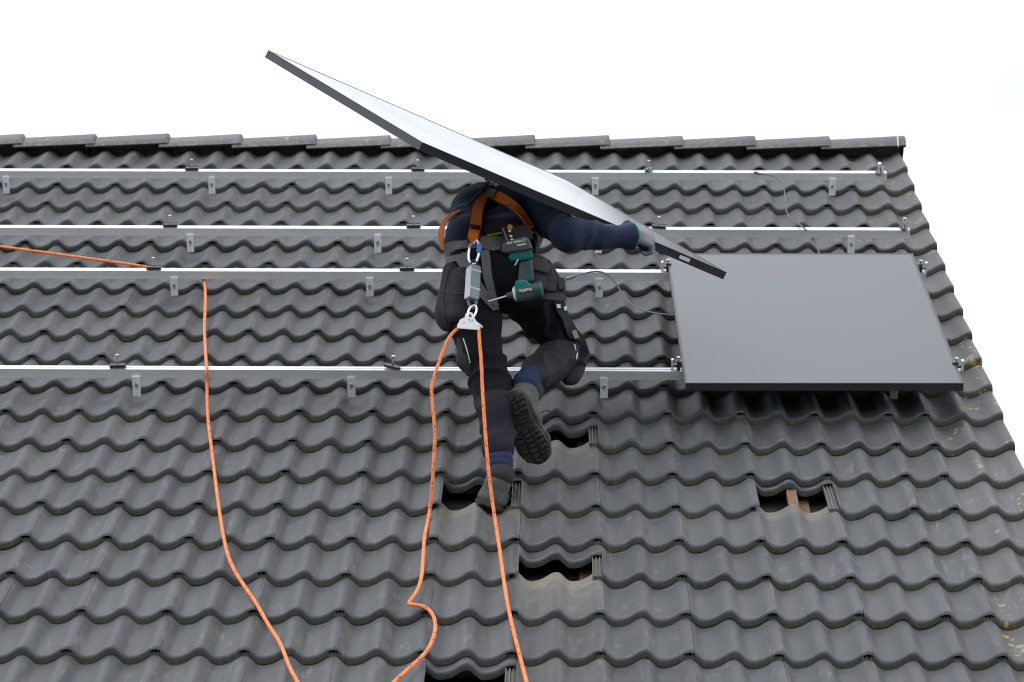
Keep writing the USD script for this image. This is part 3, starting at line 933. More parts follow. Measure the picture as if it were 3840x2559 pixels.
def blob(cones, h=0.008, k=0.025, relief=None, cut=None, smooth=4):
    """One continuous skin over tapered limbs; relief(p) pushes the skin out (m), cut(p) < 0 keeps."""
    C = [(np.asarray(a, float), np.asarray(b, float), ra, rb) for a, b, ra, rb in cones]
    lo = np.min([np.minimum(a - ra, b - rb) for a, b, ra, rb in C], 0) - 0.04
    hi = np.max([np.maximum(a + ra, b + rb) for a, b, ra, rb in C], 0) + 0.04
    ax = [np.arange(lo[i], hi[i] + h, h) for i in range(3)]
    D = np.full([len(x) for x in ax], 0.2)
    for a, b, ra, rb in C:
        m = max(ra, rb) + 0.075
        l, u = np.minimum(a, b) - m, np.maximum(a, b) + m
        idx = [slice(max(0, int((l[i] - lo[i]) / h)), int((u[i] - lo[i]) / h) + 2) for i in range(3)]
        g = np.stack(np.meshgrid(*[ax[i][idx[i]] for i in range(3)], indexing="ij"), -1)
        d = cone_d(g, a, b, ra, rb)
        old = D[tuple(idx)]
        e = np.clip(0.5 + 0.5 * (old - d) / k, 0, 1)
        D[tuple(idx)] = old * (1 - e) + d * e - k * e * (1 - e)
    if relief is not None or cut is not None:
        near = np.abs(D) < 0.05
        g = np.stack(np.meshgrid(*ax, indexing="ij"), -1)[near]
        if relief is not None:
            D[near] = D[near] - relief(g)
        if cut is not None:
            g = np.stack(np.meshgrid(*ax, indexing="ij"), -1)
            D = np.maximum(D, cut(g))
    m = surface_net(D, lo, h)
    e = np.vstack([m.faces[:, [0, 1]], m.faces[:, [1, 2]], m.faces[:, [2, 0]]])
    V = np.array(m.vertices)
    for it in range(2 * smooth):
        acc, cnt = np.zeros_like(V), np.zeros(len(V))
        np.add.at(acc, e[:, 0], V[e[:, 1]])
        np.add.at(acc, e[:, 1], V[e[:, 0]])
        np.add.at(cnt, e.ravel(), 1)
        V = V + (0.5 if it % 2 == 0 else -0.52) * (acc / np.maximum(cnt, 1)[:, None] - V)
    return trimesh.Trimesh(V, m.faces, process=False)


def hit(mesh, px, py):
    """First point of the mesh along a survey sight, and its outward normal."""
    o, d = CAM, sight(px, py)
    v, f = np.asarray(mesh.vertices), np.asarray(mesh.faces)
    a, e1, e2 = v[f[:, 0]], v[f[:, 1]] - v[f[:, 0]], v[f[:, 2]] - v[f[:, 0]]
    pv = np.cross(d, e2)
    det = (e1 * pv).sum(1)
    det = np.where(np.abs(det) < 1e-14, 1e-14, det)
    tv = o - a
    uu = (tv * pv).sum(1) / det
    qv = np.cross(tv, e1)
    w = (qv @ d) / det
    t = (e2 * qv).sum(1) / det
    ok = (uu >= -1e-6) & (w >= -1e-6) & (uu + w <= 1 + 1e-6) & (t > 0)
    if not ok.any():
        return None
    i = np.nonzero(ok)[0][np.argmin(t[ok])]
    n = np.cross(e1[i], e2[i])
    n /= np.linalg.norm(n)
    if n @ d > 0:
        n = -n
    return o + d * t[i], n


def ribbon(pts, nrm, width, thick=0.003, lift=0.004):
    """A strap of given width along pts lying against surfaces with normals nrm."""
    p, n = np.asarray(pts, float), np.asarray(nrm, float)
    for _ in range(2):
        n[1:-1] = n[:-2] * 0.25 + n[1:-1] * 0.5 + n[2:] * 0.25
    n /= np.linalg.norm(n, axis=1, keepdims=True)
    t = np.gradient(p, axis=0)
    t /= np.linalg.norm(t, axis=1, keepdims=True)
    s = np.cross(t, n)
    s /= np.linalg.norm(s, axis=1, keepdims=True)
    n = np.cross(s, t)
    w = np.broadcast_to(width, (len(p),))[:, None] / 2
    c = p + n * lift
    ring = np.stack([c - s * w - n * thick / 2, c + s * w - n * thick / 2, c + s * w + n * thick / 2, c - s * w + n * thick / 2], 1)
    return grid_tube(ring)


def strap_on(mesh, path, width, n=24, thick=0.003, lift=0.004):
    p2 = spline(np.array(path, float), n)
    P, N = [], []
    for x, y in p2:
        h_ = hit(mesh, x, y)
        if h_ is not None:
            P.append(h_[0])
            N.append(h_[1])
    P, N = np.array(P), np.array(N)
    for _ in range(3):
        P[1:-1] = P[:-2] * 0.25 + P[1:-1] * 0.5 + P[2:] * 0.25
    return ribbon(P, N, width, thick, lift)


J = dict(
    pelvis_l=at(1082, 610, -3.27), pelvis_r=at(1178, 612, -3.25),
    hip_l=at(1084, 655, -3.27), hip_r=at(1182, 655, -3.25),
    thigh_l=at(1088, 745, -3.30), knee_l=at(1124, 862, -3.31), calf_l=at(1139, 945, -3.34), hem_l=at(1146, 1026, -3.36), ankle_l=at(1147, 1080, -3.37),
    thigh_r=at(1245, 725, -3.12), knee_r=at(1306, 800, -2.98), calf_r=at(1262, 838, -3.13), hem_r=at(1222, 868, -3.24), ankle_r=at(1208, 884, -3.29),
    waist_l=at(1085, 555, -3.20), waist_r=at(1172, 552, -3.19),
    chest_l=at(1098, 492, -3.02), chest_r=at(1190, 480, -3.03),
    sh_l=at(1108, 465, -2.86), sh_r=at(1226, 472, -3.06),
    neck=at(1165, 447, -2.82), head=at(1172, 443, -2.66), crown=at(1173, 437, -2.58),
    elbow_r=at(1306, 538, -3.34), wrist_r=at(1452, 541, -3.235),
    elbow_l=at(1140, 452, -2.62),
)
_e, _i = PC[2] - PC[1], PC[0] - PC[1]
_e, _i = _e / np.linalg.norm(_e), _i / np.linalg.norm(_i)
_n = np.cross(_e, _i)
_d = sight(1168, 402)
J["wrist_l"] = CAM + _d * ((_n @ (PC.mean(0) - _n * 0.080 - CAM)) / (_n @ _d))
base = at(1128, 1155, -3.36)
person = thing("person", "worker in navy sweatshirt, black work trousers and harness, seen from behind under the carried panel", "person", loc=base)


def fold(p, axis, centre, freq, amp, spread, seed):
    """Wrinkles that run round a limb near a joint."""
    q = (p - centre) @ axis
    w = np.exp(-(q / spread) ** 2)
    ph = meshkit.noise(p * 6 + seed, seed) * 11.0
    gate = np.clip((meshkit.noise(p * 11 + 3 * seed, seed + 40) - 0.25) * 2.2, 0, 1)
    wv = 1 - 2 * np.abs(np.sin(q * freq * 0.36 + ph * 0.5)) ** 0.75
    return amp * 1.7 * w * gate * wv


def unit(v):
    return v / np.linalg.norm(v)


def trouser_relief(p):
    r = 0.012 * (meshkit.fbm(p * 7.0, 3, 5) - 0.5)
    r = r + fold(p, unit(J["hem_l"] - J["knee_l"]), J["knee_l"], 95, 0.0085, 0.08, 1)
    r = r + fold(p, unit(J["hem_l"] - J["knee_l"]), J["hem_l"] + (J["knee_l"] - J["hem_l"]) * 0.1, 110, 0.0065, 0.06, 2)
    r = r + fold(p, unit(J["hem_r"] - J["knee_r"]), J["knee_r"] + (J["hem_r"] - J["knee_r"]) * 0.45, 100, 0.0062, 0.11, 3)
    r = r + fold(p, unit(J["knee_r"] - J["hip_r"]), J["hip_r"] + (J["knee_r"] - J["hip_r"]) * 0.5, 80, 0.007, 0.13, 4)
    r = r + fold(p, unit(J["knee_l"] - J["hip_l"]), J["thigh_l"], 75, 0.007, 0.13, 6)
    return r


tr = [
    (J["pelvis_l"], J["pelvis_r"], 0.095, 0.095), (at(1090, 580, -3.25), at(1172, 577, -3.23), 0.088, 0.088), (J["hip_l"], J["hip_r"], 0.108, 0.106),
    (J["hip_l"], J["thigh_l"], 0.112, 0.100), (J["thigh_l"], J["knee_l"], 0.100, 0.079), (J["knee_l"], J["calf_l"], 0.079, 0.068), (J["calf_l"], J["hem_l"], 0.067, 0.063),
    (J["hip_r"], J["thigh_r"], 0.108, 0.092), (J["thigh_r"], J["knee_r"], 0.092, 0.076), (J["knee_r"], J["calf_r"], 0.074, 0.070), (J["calf_r"], J["hem_r"], 0.069, 0.060),
    (at(1322, 842, -3.0), J["knee_r"], 0.042, 0.06),
]
trousers = blob(tr, h=0.007, k=0.03, relief=trouser_relief)
M_TROUSER = look("black_work_cloth", (0.0060, 0.0063, 0.0095), 0.85, noise_scale=30, noise_amt=0.3, bump=0.35, bump_scale=900, spec=0.22)
M_TROUSER2 = look("charcoal_stretch_cloth", (0.028, 0.028, 0.033), 0.85, noise_scale=30, noise_amt=0.25, bump=0.35, bump_scale=900, spec=0.3)
M_SWEAT = look("navy_sweatshirt_cloth", (0.011, 0.020, 0.052), 0.9, noise_scale=25, noise_amt=0.2, bump=0.3, bump_scale=900, spec=0.2, sheen=0.15)
M_SKIN = look("skin", (0.45, 0.27, 0.2), 0.55)
M_HAIR = look("dark_hair", (0.03, 0.018, 0.012), 0.6, noise_scale=120, noise_amt=0.5)
M_ORANGE = look("orange_webbing", (0.78, 0.17, 0.018), 0.7, noise_scale=90, noise_amt=0.10, bump=0.3, bump_scale=1500)
M_REDW = look("dark_red_webbing", (0.22, 0.03, 0.015), 0.7)
M_GREYW = look("grey_webbing", (0.135, 0.128, 0.142), 0.75, noise_scale=90, noise_amt=0.15, bump=0.3, bump_scale=1500)
M_BLACKW = look("black_webbing", (0.013, 0.013, 0.015), 0.7, noise_scale=60, noise_amt=0.3)
M_GLOVE = look("grey_knit_glove", (0.20, 0.195, 0.225), 0.85, noise_scale=60, noise_amt=0.15, bump=0.4, bump_scale=1100)
M_PALM = look("black_glove_palm", (0.012, 0.011, 0.012), 0.6)
M_GREEN = look("green_cuff_edge", (0.03, 0.42, 0.10), 0.6)
M_BOOT = look("grey_boot_nubuck", (0.080, 0.084, 0.081), 0.8, noise_scale=28, noise_amt=0.4, bump=0.4, bump_scale=500)
M_SOLE = look("worn_rubber_sole", (0.040, 0.037, 0.033), 0.85, noise_scale=35, noise_amt=0.6, bump=0.5, bump_scale=400)
M_SOCK = look("blue_sock_knit", (0.017, 0.028, 0.075), 0.95, noise_scale=60, noise_amt=0.2, bump=0.5, bump_scale=600)
M_SILVER = look("polished_alloy", (0.82, 0.82, 0.84), 0.28, 0.9)
M_WHITE_AL = look("white_lacquered_alloy", (0.78, 0.78, 0.80), 0.35)
M_BLUE = look("blue_anodised_sleeve", (0.04, 0.16, 0.55), 0.35)
M_TEAL = look("teal_plastic", (0.006, 0.105, 0.108), 0.38, noise_scale=60, noise_amt=0.2)
M_DGREY = look("dark_grey_rubber", (0.062, 0.066, 0.066), 0.6, noise_scale=60, noise_amt=0.2)
M_BLACKP = look("black_plastic", (0.012, 0.012, 0.013), 0.4)
M_POUCH = look("black_pouch_cloth", (0.022, 0.022, 0.025), 0.85, noise_scale=40, noise_amt=0.35, bump=0.5, bump_scale=700)
M_BROWN = look("dark_brown_cloth", (0.030, 0.020, 0.022), 0.85, noise_scale=40, noise_amt=0.2)
M_TAN = look("tan_leather_patch", (0.36, 0.22, 0.10), 0.7)
M_ORDOT = look("orange_button", (0.85, 0.30, 0.02), 0.5)
M_PALE = look("pale_grey_cover", (0.62, 0.62, 0.66), 0.6, noise_scale=50, noise_amt=0.06)
M_PACK = look("blue_grey_webbing_pack", (0.25, 0.30, 0.33), 0.7, noise_scale=80, noise_amt=0.12)
M_YEL = look("yellow_thread", (0.60, 0.52, 0.05), 0.7)
M_WHT = look("white_print", (0.72, 0.74, 0.74), 0.5)

# body: one skin from crown to soles, inside the clothes
hd = J["head"]
up_h = unit(J["crown"] - J["neck"])
fwd_h = unit(np.array([0.05, 0.75, -0.62]))
right_h = unit(np.cross(fwd_h, up_h))
fwd_h = np.cross(up_h, right_h)
sole_l = at(1132, 1140, -3.38)
bones = [
    (J["pelvis_l"], J["pelvis_r"], 0.07, 0.07), (J["hip_l"], J["knee_l"], 0.075, 0.052), (J["knee_l"], J["ankle_l"], 0.05, 0.028), (J["ankle_l"], sole_l + [0, 0.02, 0.04], 0.028, 0.022), (sole_l + [0, 0.02, 0.04], sole_l + [0.02, 0.14, 0.07], 0.022, 0.018),
    (J["hip_r"], J["knee_r"], 0.072, 0.05), (J["knee_r"], J["ankle_r"], 0.045, 0.022), (J["ankle_r"], (np.asarray(at(1195, 905, -3.33)) * 0.5 + J["ankle_r"] * 0.5), 0.020, 0.016),
    (J["pelvis_l"], J["waist_l"], 0.07, 0.07), (J["pelvis_r"], J["waist_r"], 0.07, 0.07), (J["waist_l"], J["chest_l"], 0.075, 0.085), (J["waist_r"], J["chest_r"], 0.075, 0.085), (J["chest_l"], J["chest_r"], 0.085, 0.085), (J["sh_l"], J["sh_r"], 0.05, 0.05), (J["chest_r"], J["neck"], 0.07, 0.05), (J["chest_l"], J["neck"], 0.07, 0.05),
    (J["neck"], hd, 0.048, 0.05), (hd, hd + up_h * 0.045, 0.072, 0.074), (hd + fwd_h * 0.03 - up_h * 0.03, hd + fwd_h * 0.03 + up_h * 0.04, 0.055, 0.062), (hd + fwd_h * 0.055 - up_h * 0.07, hd + fwd_h * 0.04 - up_h * 0.03, 0.03, 0.045),
    (hd + fwd_h * 0.088 + up_h * 0.005, hd + fwd_h * 0.102 - up_h * 0.022, 0.007, 0.012), (hd + fwd_h * 0.080 - up_h * 0.052 - right_h * 0.016, hd + fwd_h * 0.080 - up_h * 0.052 + right_h * 0.016, 0.007, 0.007),
    (hd + right_h * 0.076 - up_h * 0.01, hd + right_h * 0.080 + up_h * 0.018, 0.011, 0.013), (hd - right_h * 0.076 - up_h * 0.01, hd - right_h * 0.080 + up_h * 0.018, 0.011, 0.013),
    (J["sh_r"], J["elbow_r"], 0.048, 0.037), (J["elbow_r"], J["wrist_r"], 0.037, 0.026), (J["sh_l"], J["elbow_l"], 0.048, 0.037), (J["elbow_l"], J["wrist_l"], 0.037, 0.026),
]
body = blob(bones, h=0.009, k=0.02)
_ed, _pi = unit(PC[2] - PC[1]), unit(PC[0] - PC[1])
_pn = unit(np.cross(_ed, _pi))
_v = np.array(body.vertices)
_q = _v - PC.mean(0)
_h = _q @ _pn
_in = (np.abs(_q @ _ed) < 0.89) & (np.abs(_q @ _pi) < 0.575) & (_h > -0.055) & (_h < 0.12)
_v[_in] -= (_h[_in] + 0.055)[:, None] * _pn
body.vertices = _v
pb = obj("body", body, M_SKIN, person, smooth=True)
for sgn in (-1, 1):
    e = trimesh.creation.icosphere(2, 0.011)
    e.apply_translation(hd + fwd_h * 0.084 + up_h * 0.018 + right_h * 0.031 * sgn)
    obj("eye", e, M_WHT, pb, smooth=True)
hair = blob([(hd - fwd_h * 0.02 + up_h * 0.05, hd + fwd_h * 0.015 + up_h * 0.062, 0.075, 0.066), (hd - fwd_h * 0.035, hd - fwd_h * 0.02 + up_h * 0.04, 0.062, 0.07)], h=0.008, relief=lambda p: 0.006 * (meshkit.fbm(p * 40, 3, 3) - 0.5))
_v = np.array(hair.vertices)
_q = _v - PC.mean(0)
_h = _q @ _pn
_in = _h > -0.042
_v[_in] -= (_h[_in] + 0.042)[:, None] * _pn
hair.vertices = _v
obj("hair", hair, M_HAIR, pb, smooth=True)

tz = obj("trousers", trousers, M_TROUSER, person, smooth=True)
# charcoal stretch panel on the raised calf and knee pad pocket
calf = blob([(J["knee_r"] * 0.72 + J["calf_r"] * 0.28, J["calf_r"], 0.078, 0.074), (J["calf_r"], J["hem_r"], 0.073, 0.064)], h=0.008, k=0.03, relief=lambda p: trouser_relief(p) + 0.003 * (meshkit.fbm(p * 22, 2, 8) - 0.5))
obj("calf_panel", calf, M_TROUSER2, tz, smooth=True)
shin = blob([(J["knee_l"] * 0.45 + J["calf_l"] * 0.55, J["calf_l"], 0.0715, 0.070), (J["calf_l"], J["hem_l"], 0.069, 0.064)], h=0.008, k=0.03, relief=trouser_relief)
obj("calf_panel", shin, look("dark_stretch_cloth", (0.016, 0.017, 0.024), 0.85, noise_scale=30, noise_amt=0.25, bump=0.35, bump_scale=900, spec=0.3), tz, smooth=True)
kp = blob([(at(1338, 815, -2.95), at(1318, 868, -3.02), 0.032, 0.026), (at(1320, 850, -3.0), at(1303, 870, -3.03), 0.03, 0.024)], h=0.006, k=0.03, relief=lambda p: 0.006 * (meshkit.fbm(p * 18, 3, 2) - 0.5))
obj("knee_pocket", kp, M_TROUSER2, tz, smooth=True)
seam_cloth = look("faded_seam", (0.05, 0.05, 0.058), 0.85)
# hanging holster pocket on the left thigh and cargo pocket at its knee
lp = blob([(at(1040, 625, -3.33), at(1028, 720, -3.34), 0.040, 0.050), (at(1062, 630, -3.38), at(1050, 720, -3.40), 0.03, 0.034), (at(1028, 720, -3.34), at(1026, 748, -3.33), 0.034, 0.022)], h=0.007, k=0.04, relief=lambda p: 0.016 * (meshkit.fbm(p * 13, 3, 12) - 0.5))
obj("holster_pocket", lp, M_POUCH, tz, smooth=True)
_tl = trimesh.util.concatenate([lp, trousers])
for pth in ([(1036, 606), (1022, 655), (1017, 705), (1024, 748)], [(1060, 626), (1076, 670), (1074, 712), (1046, 752)], [(1020, 668), (1046, 676), (1070, 672)]):
    obj("seam", strap_on(_tl, pth, 0.005, n=16, thick=0.003, lift=0.002), seam_cloth, tz)
cp = blob([(at(1064, 775, -3.33), at(1068, 830, -3.33), 0.026, 0.030), (at(1068, 830, -3.33), at(1078, 858, -3.33), 0.026, 0.014)], h=0.006, k=0.03, relief=lambda p: 0.006 * (meshkit.fbm(p * 20, 3, 13) - 0.5))
obj("cargo_pocket", cp, M_POUCH, tz, smooth=True)
obj("zip", strap_on(trimesh.util.concatenate([cp, trousers]), [(1066, 778), (1073, 800), (1082, 834)], 0.004, n=8), M_PALE, tz)


def sweat_relief(p):
    ax = unit(J["chest_l"] - J["waist_l"])
    r = 0.010 * (meshkit.fbm(p * 8.0, 3, 21) - 0.5)
    r = r + fold(p, ax, J["waist_l"] + ax * 0.07, 62, 0.0105, 0.13, 7)
    a2 = unit(J["wrist_r"] - J["elbow_r"])
    r = r + fold(p, unit(a2 + np.array([0, 0, -0.35])), J["elbow_r"] + a2 * 0.05, 105, 0.0052, 0.085, 8) + fold(p, unit(J["elbow_r"] - J["sh_r"]), J["elbow_r"] - unit(J["elbow_r"] - J["sh_r"]) * 0.09, 90, 0.005, 0.07, 14)
    r = r + fold(p, a2, J["wrist_r"] - a2 * 0.045, 130, 0.0018, 0.03, 9)
    return r


sw = [
    (at(1078, 566, -3.22), at(1176, 560, -3.20), 0.088, 0.090), (J["waist_l"], J["waist_r"], 0.098, 0.100), (J["waist_l"], J["chest_l"], 0.098, 0.105), (J["waist_r"], J["chest_r"], 0.100, 0.108), (J["chest_l"], J["chest_r"], 0.105, 0.108),
    (J["chest_l"], J["sh_l"], 0.10, 0.07), (J["chest_r"], J["sh_r"], 0.10, 0.085), (J["sh_l"], J["sh_r"], 0.07, 0.078), (J["chest_l"] * 0.5 + J["chest_r"] * 0.5, J["neck"], 0.09, 0.062),
    (at(1060, 566, -3.23), at(1072, 510, -3.10), 0.050, 0.06),
    (J["sh_r"], J["elbow_r"], 0.084, 0.066), (J["elbow_r"], J["wrist_r"], 0.065, 0.0515), (J["wrist_r"], J["wrist_r"] + unit(J["wrist_r"] - J["elbow_r"]) * 0.03, 0.0525, 0.05),
    (J["sh_l"], J["elbow_l"], 0.07, 0.055), (J["elbow_l"], J["wrist_l"], 0.052, 0.04),
]
_aw = unit(J["wrist_r"] - J["elbow_r"])
sweat = blob(sw, h=0.0062, k=0.035, relief=sweat_relief, cut=lambda p: (p - (J["wrist_r"] + _aw * 0.004)) @ _aw)


def under_panel(m, gap):
    """Cloth and hair give way where the carried panel lies on them."""
    v = np.array(m.vertices)
    q = v - PC.mean(0)
    hgt = q @ p_n
    inside = (np.abs(q @ e_dir) < 0.89) & (np.abs(q @ p_in) < 0.575) & (hgt > -gap) & (hgt < 0.12)
    v[inside] -= (hgt[inside] + gap)[:, None] * p_n
    m.vertices = v
    return m


e_dir = unit(PC[2] - PC[1])
p_in = unit(PC[0] - PC[1])
p_n = unit(np.cross(e_dir, p_in))
under_panel(sweat, 0.040)

sweatp = obj("sweatshirt", sweat, M_SWEAT, person, smooth=True)
# undershirt strip and trouser waistband between sweatshirt and harness belt
both = trimesh.util.concatenate([sweat, trousers])
wb = strap_on(both, [(1098, 549), (1120, 543), (1140, 538), (1165, 534), (1200, 533)], 0.040, n=20, lift=0.003)
obj("undershirt_hem", strap_on(both, [(1108, 531), (1130, 524), (1160, 518), (1190, 518), (1215, 526)], 0.040, n=20, lift=0.002), M_BROWN, person)
obj("waistband", wb, M_BLACKW, tz)

# gloves
def hand_cones(wr, dirx, back, side, curl, s=1.0):
    """Wrist, palm and five fingers. dirx along the hand, back out of its back, side towards the thumb."""
    x, z, y = unit(dirx), None, None
    z = unit(back - x * (back @ x))
    y = np.cross(z, x)
    if y @ side < 0:
        y = -y
    L = lambda a, b, c: wr + (x * a + y * b + z * c) * s
    palm = [(L(-0.01, 0, 0), L(0.03, 0, 0.002), 0.030, 0.030), (L(0.03, 0.022, 0.003), L(0.082, 0.030, 0.002), 0.020, 0.0145), (L(0.03, 0.005, 0.003), L(0.087, 0.009, 0.003), 0.021, 0.015), (L(0.03, -0.012, 0.003), L(0.084, -0.012, 0.001), 0.020, 0.0145), (L(0.03, -0.024, 0.0), L(0.076, -0.031, -0.003), 0.018, 0.013)]
    fingers = []
    for (a, b, c), ln in (((0.082, 0.031, 0.002), 0.9), ((0.087, 0.0095, 0.003), 1.0), ((0.084, -0.0125, 0.001), 0.94), ((0.076, -0.0325, -0.003), 0.76)):
        p0, ang = np.array([a, b, c]), 0.0
        seg = []
        for l, d, r0, r1 in ((0.044, curl[0], 0.0110, 0.0100), (0.027, curl[1], 0.0100, 0.0092), (0.021, curl[2], 0.0092, 0.0080)):
            ang += math.radians(d)
            p1 = p0 + np.array([math.cos(ang), 0, -math.sin(ang)]) * l * ln
            seg.append((L(*p0), L(*p1), r0, r1))
            p0 = p1
        fingers.append(seg)
    th = [(L(0.015, 0.026, -0.008), L(0.048, 0.050, -0.022), 0.018, 0.0125), (L(0.048, 0.050, -0.022), L(0.072, 0.052, -0.040), 0.0122, 0.011), (L(0.072, 0.052, -0.040), L(0.086, 0.044, -0.054), 0.011, 0.0092)]
    return palm, fingers, th, (x, y, z)


def glove(wr, dirx, back, side, curl, name):
    palm, fingers, th, axes = hand_cones(wr, dirx, back, side, curl)
    m = blob(palm + [c for f in fingers for c in f] + th, h=0.0032, k=0.006, smooth=6)
    return m, palm, fingers, axes


# right hand: closes round the lower frame edge of the panel
e_dir = unit(PC[2] - PC[1])
p_in = unit(PC[0] - PC[1])
p_n = unit(np.cross(e_dir, p_in))
wr = J["wrist_r"]
gr, palm_r, fing_r, ax_r = glove(wr, unit(at(1498, 554, -3.20) - wr), unit(np.array([-0.05, -0.85, 0.55])), np.array([0, 0.4, 1.0]), (62, 78, 45), "glove")
glp = obj("glove", gr, M_GLOVE, person, smooth=True)
cuff_ax = unit(wr - J["elbow_r"])
ang = np.linspace(0, 2 * np.pi, 25)
ca = unit(np.cross(cuff_ax, [0, 0, 1.0]))
cbv = np.cross(cuff_ax, ca)
ringp = np.array([wr + cuff_ax * 0.012 + (ca * math.cos(t) + cbv * math.sin(t)) * 0.0425 for t in ang])
obj("cuff_edge", tube(ringp, 0.0042, 8), M_GREEN, glp, smooth=True)
obj("cuff", cyl(wr - cuff_ax * 0.01, wr + cuff_ax * 0.012, 0.041, 0.0415, 20), look("pale_cuff_knit", (0.45, 0.27, 0.16), 0.8), glp, smooth=40)
x_, y_, z_ = ax_r
obj("palm_coating", blob([(wr + x_ * 0.035 - z_ * 0.016 - y_ * 0.018, wr + x_ * 0.075 - z_ * 0.020 - y_ * 0.022, 0.016, 0.015), (wr + x_ * 0.035 - z_ * 0.016 + y_ * 0.012, wr + x_ * 0.075 - z_ * 0.020 + y_ * 0.014, 0.016, 0.015)], h=0.004, k=0.01), M_PALM, glp, smooth=True)
# left hand: flat against the panel's underside
gl, _, _, _ = glove(J["wrist_l"], unit(p_in * 0.9 + e_dir * 0.2), -p_n, np.array([1.0, 0, 0]), (-4, 10, 12), "glove")
obj("glove", gl, M_GLOVE, person, smooth=True)


# boots
def boot(origin, xdir, zdir, size=1.0):
    F = frame4(origin, xdir, z=zdir) @ np.diag([*np.broadcast_to(size, 3), 1.0])
    up = blob([((0.035, 0, 0.045), (0.035, 0, 0.115), 0.039, 0.044), ((0.035, 0, 0.115), (0.045, 0, 0.15), 0.044, 0.046), ((0.035, 0, 0.035), (0.115, 0.002, 0.045), 0.036, 0.040), ((0.115, 0.002, 0.045), (0.20, 0.004, 0.032), 0.040, 0.040), ((0.20, 0.012, 0.032), (0.245, 0.008, 0.028), 0.037, 0.030), ((0.20, -0.008, 0.032), (0.24, -0.004, 0.028), 0.036, 0.029), ((0.05, 0, 0.12), (0.12, 0, 0.06), 0.034, 0.036)],
              h=0.006, k=0.02, relief=lambda p: 0.004 * (meshkit.fbm(p * 30, 3, 31) - 0.5) + 0.0022 * np.sin(p[:, 0] * 160) * np.exp(-((p[:, 0] - 0.15) / 0.04) ** 2), cut=lambda p: 0.012 - p[..., 2])
    from shapely import Polygon
    out = np.array([(-0.012, 0), (-0.008, 0.022), (0.01, 0.036), (0.05, 0.038), (0.09, 0.034), (0.13, 0.037), (0.18, 0.048), (0.22, 0.049), (0.255, 0.036), (0.276, 0.012), (0.278, -0.006), (0.266, -0.026), (0.235, -0.040), (0.19, -0.042), (0.14, -0.034), (0.09, -0.031), (0.05, -0.036), (0.01, -0.035), (-0.008, -0.022)])
    pl = Polygon(spline(np.vstack([out, out[:1]]), 60)[:-1])
    so = cat(trimesh.creation.extrude_polygon(pl, 0.014, engine="earcut"), tf(trimesh.creation.extrude_polygon(pl.buffer(-0.004), 0.010, engine="earcut"), trimesh.transformations.translation_matrix([0, 0, 0.0141])))
    lugs = []
    r2 = np.random.default_rng(3)
    for x0 in np.r_[np.arange(-0.004, 0.066, 0.019), np.arange(0.128, 0.27, 0.020)]:
        for sgn in (-1, 0, 1):
            lx, ly = (0.0145, 0.019)
            yy = sgn * 0.0245 * (1.12 if x0 > 0.15 else 0.95)
            xx = x0 + (0.006 if sgn == 0 else 0) + r2.normal() * 0.0008
            from shapely import box as sbox, affinity
            q = affinity.rotate(sbox(xx, yy - ly / 2, xx + lx, yy + ly / 2), 18 * sgn + r2.normal() * 5).intersection(pl.buffer(-0.001))
            if q.area > 4e-5 and q.geom_type == "Polygon":
                lugs.append(tf(trimesh.creation.extrude_polygon(q, 0.0085, engine="earcut"), trimesh.transformations.translation_matrix([0, 0, -0.0083])))
    for x0 in (0.078, 0.092, 0.106):
        lugs.append(box([x0, -0.024, -0.003], [x0 + 0.006, 0.024, 0.0005]))
    def flare(m):
        m = m.copy()
        m.vertices[:, 1] *= 1.38 - 0.46 * np.clip((m.vertices[:, 2] - 0.01) / 0.11, 0, 1)
        return m
    up, so, lugs = flare(up), flare(so), [flare(x) for x in lugs]
    b = obj("boot", tf(up, F), M_BOOT, person, smooth=True)
    rand = flare(blob([((0.030, 0, 0.024), (0.06, 0, 0.026), 0.0385, 0.038), ((0.06, 0, 0.026), (0.12, 0.002, 0.026), 0.037, 0.039), ((0.12, 0.002, 0.026), (0.20, 0.004, 0.024), 0.041, 0.043), ((0.20, 0.012, 0.024), (0.246, 0.008, 0.022), 0.039, 0.033), ((0.20, -0.008, 0.024), (0.241, -0.004, 0.022), 0.038, 0.032)], h=0.006, k=0.015, relief=lambda p: 0.003 * (meshkit.fbm(p * 40, 2, 6) - 0.5), cut=lambda p: np.maximum(0.013 - p[..., 2], p[..., 2] - 0.040)))
    obj("rubber_rand", tf(rand, F), M_SOLE, b, smooth=40)
    obj("sole", tf(so, F), M_SOLE, b, smooth=30)
    obj("tread", tf(cat(*lugs), F), M_SOLE, b)
    col = blob([((0.035, 0, 0.146), (0.044, 0, 0.156), 0.050, 0.049)], h=0.006)
    obj("collar", tf(col, F), M_POUCH, b, smooth=True)
    loop = tube(spline([(-0.010, 0, 0.150), (-0.034, 0.002, 0.148), (-0.036, 0.002, 0.125), (-0.010, 0, 0.118)], 14), 0.0035, 8)
    return F, b, loop


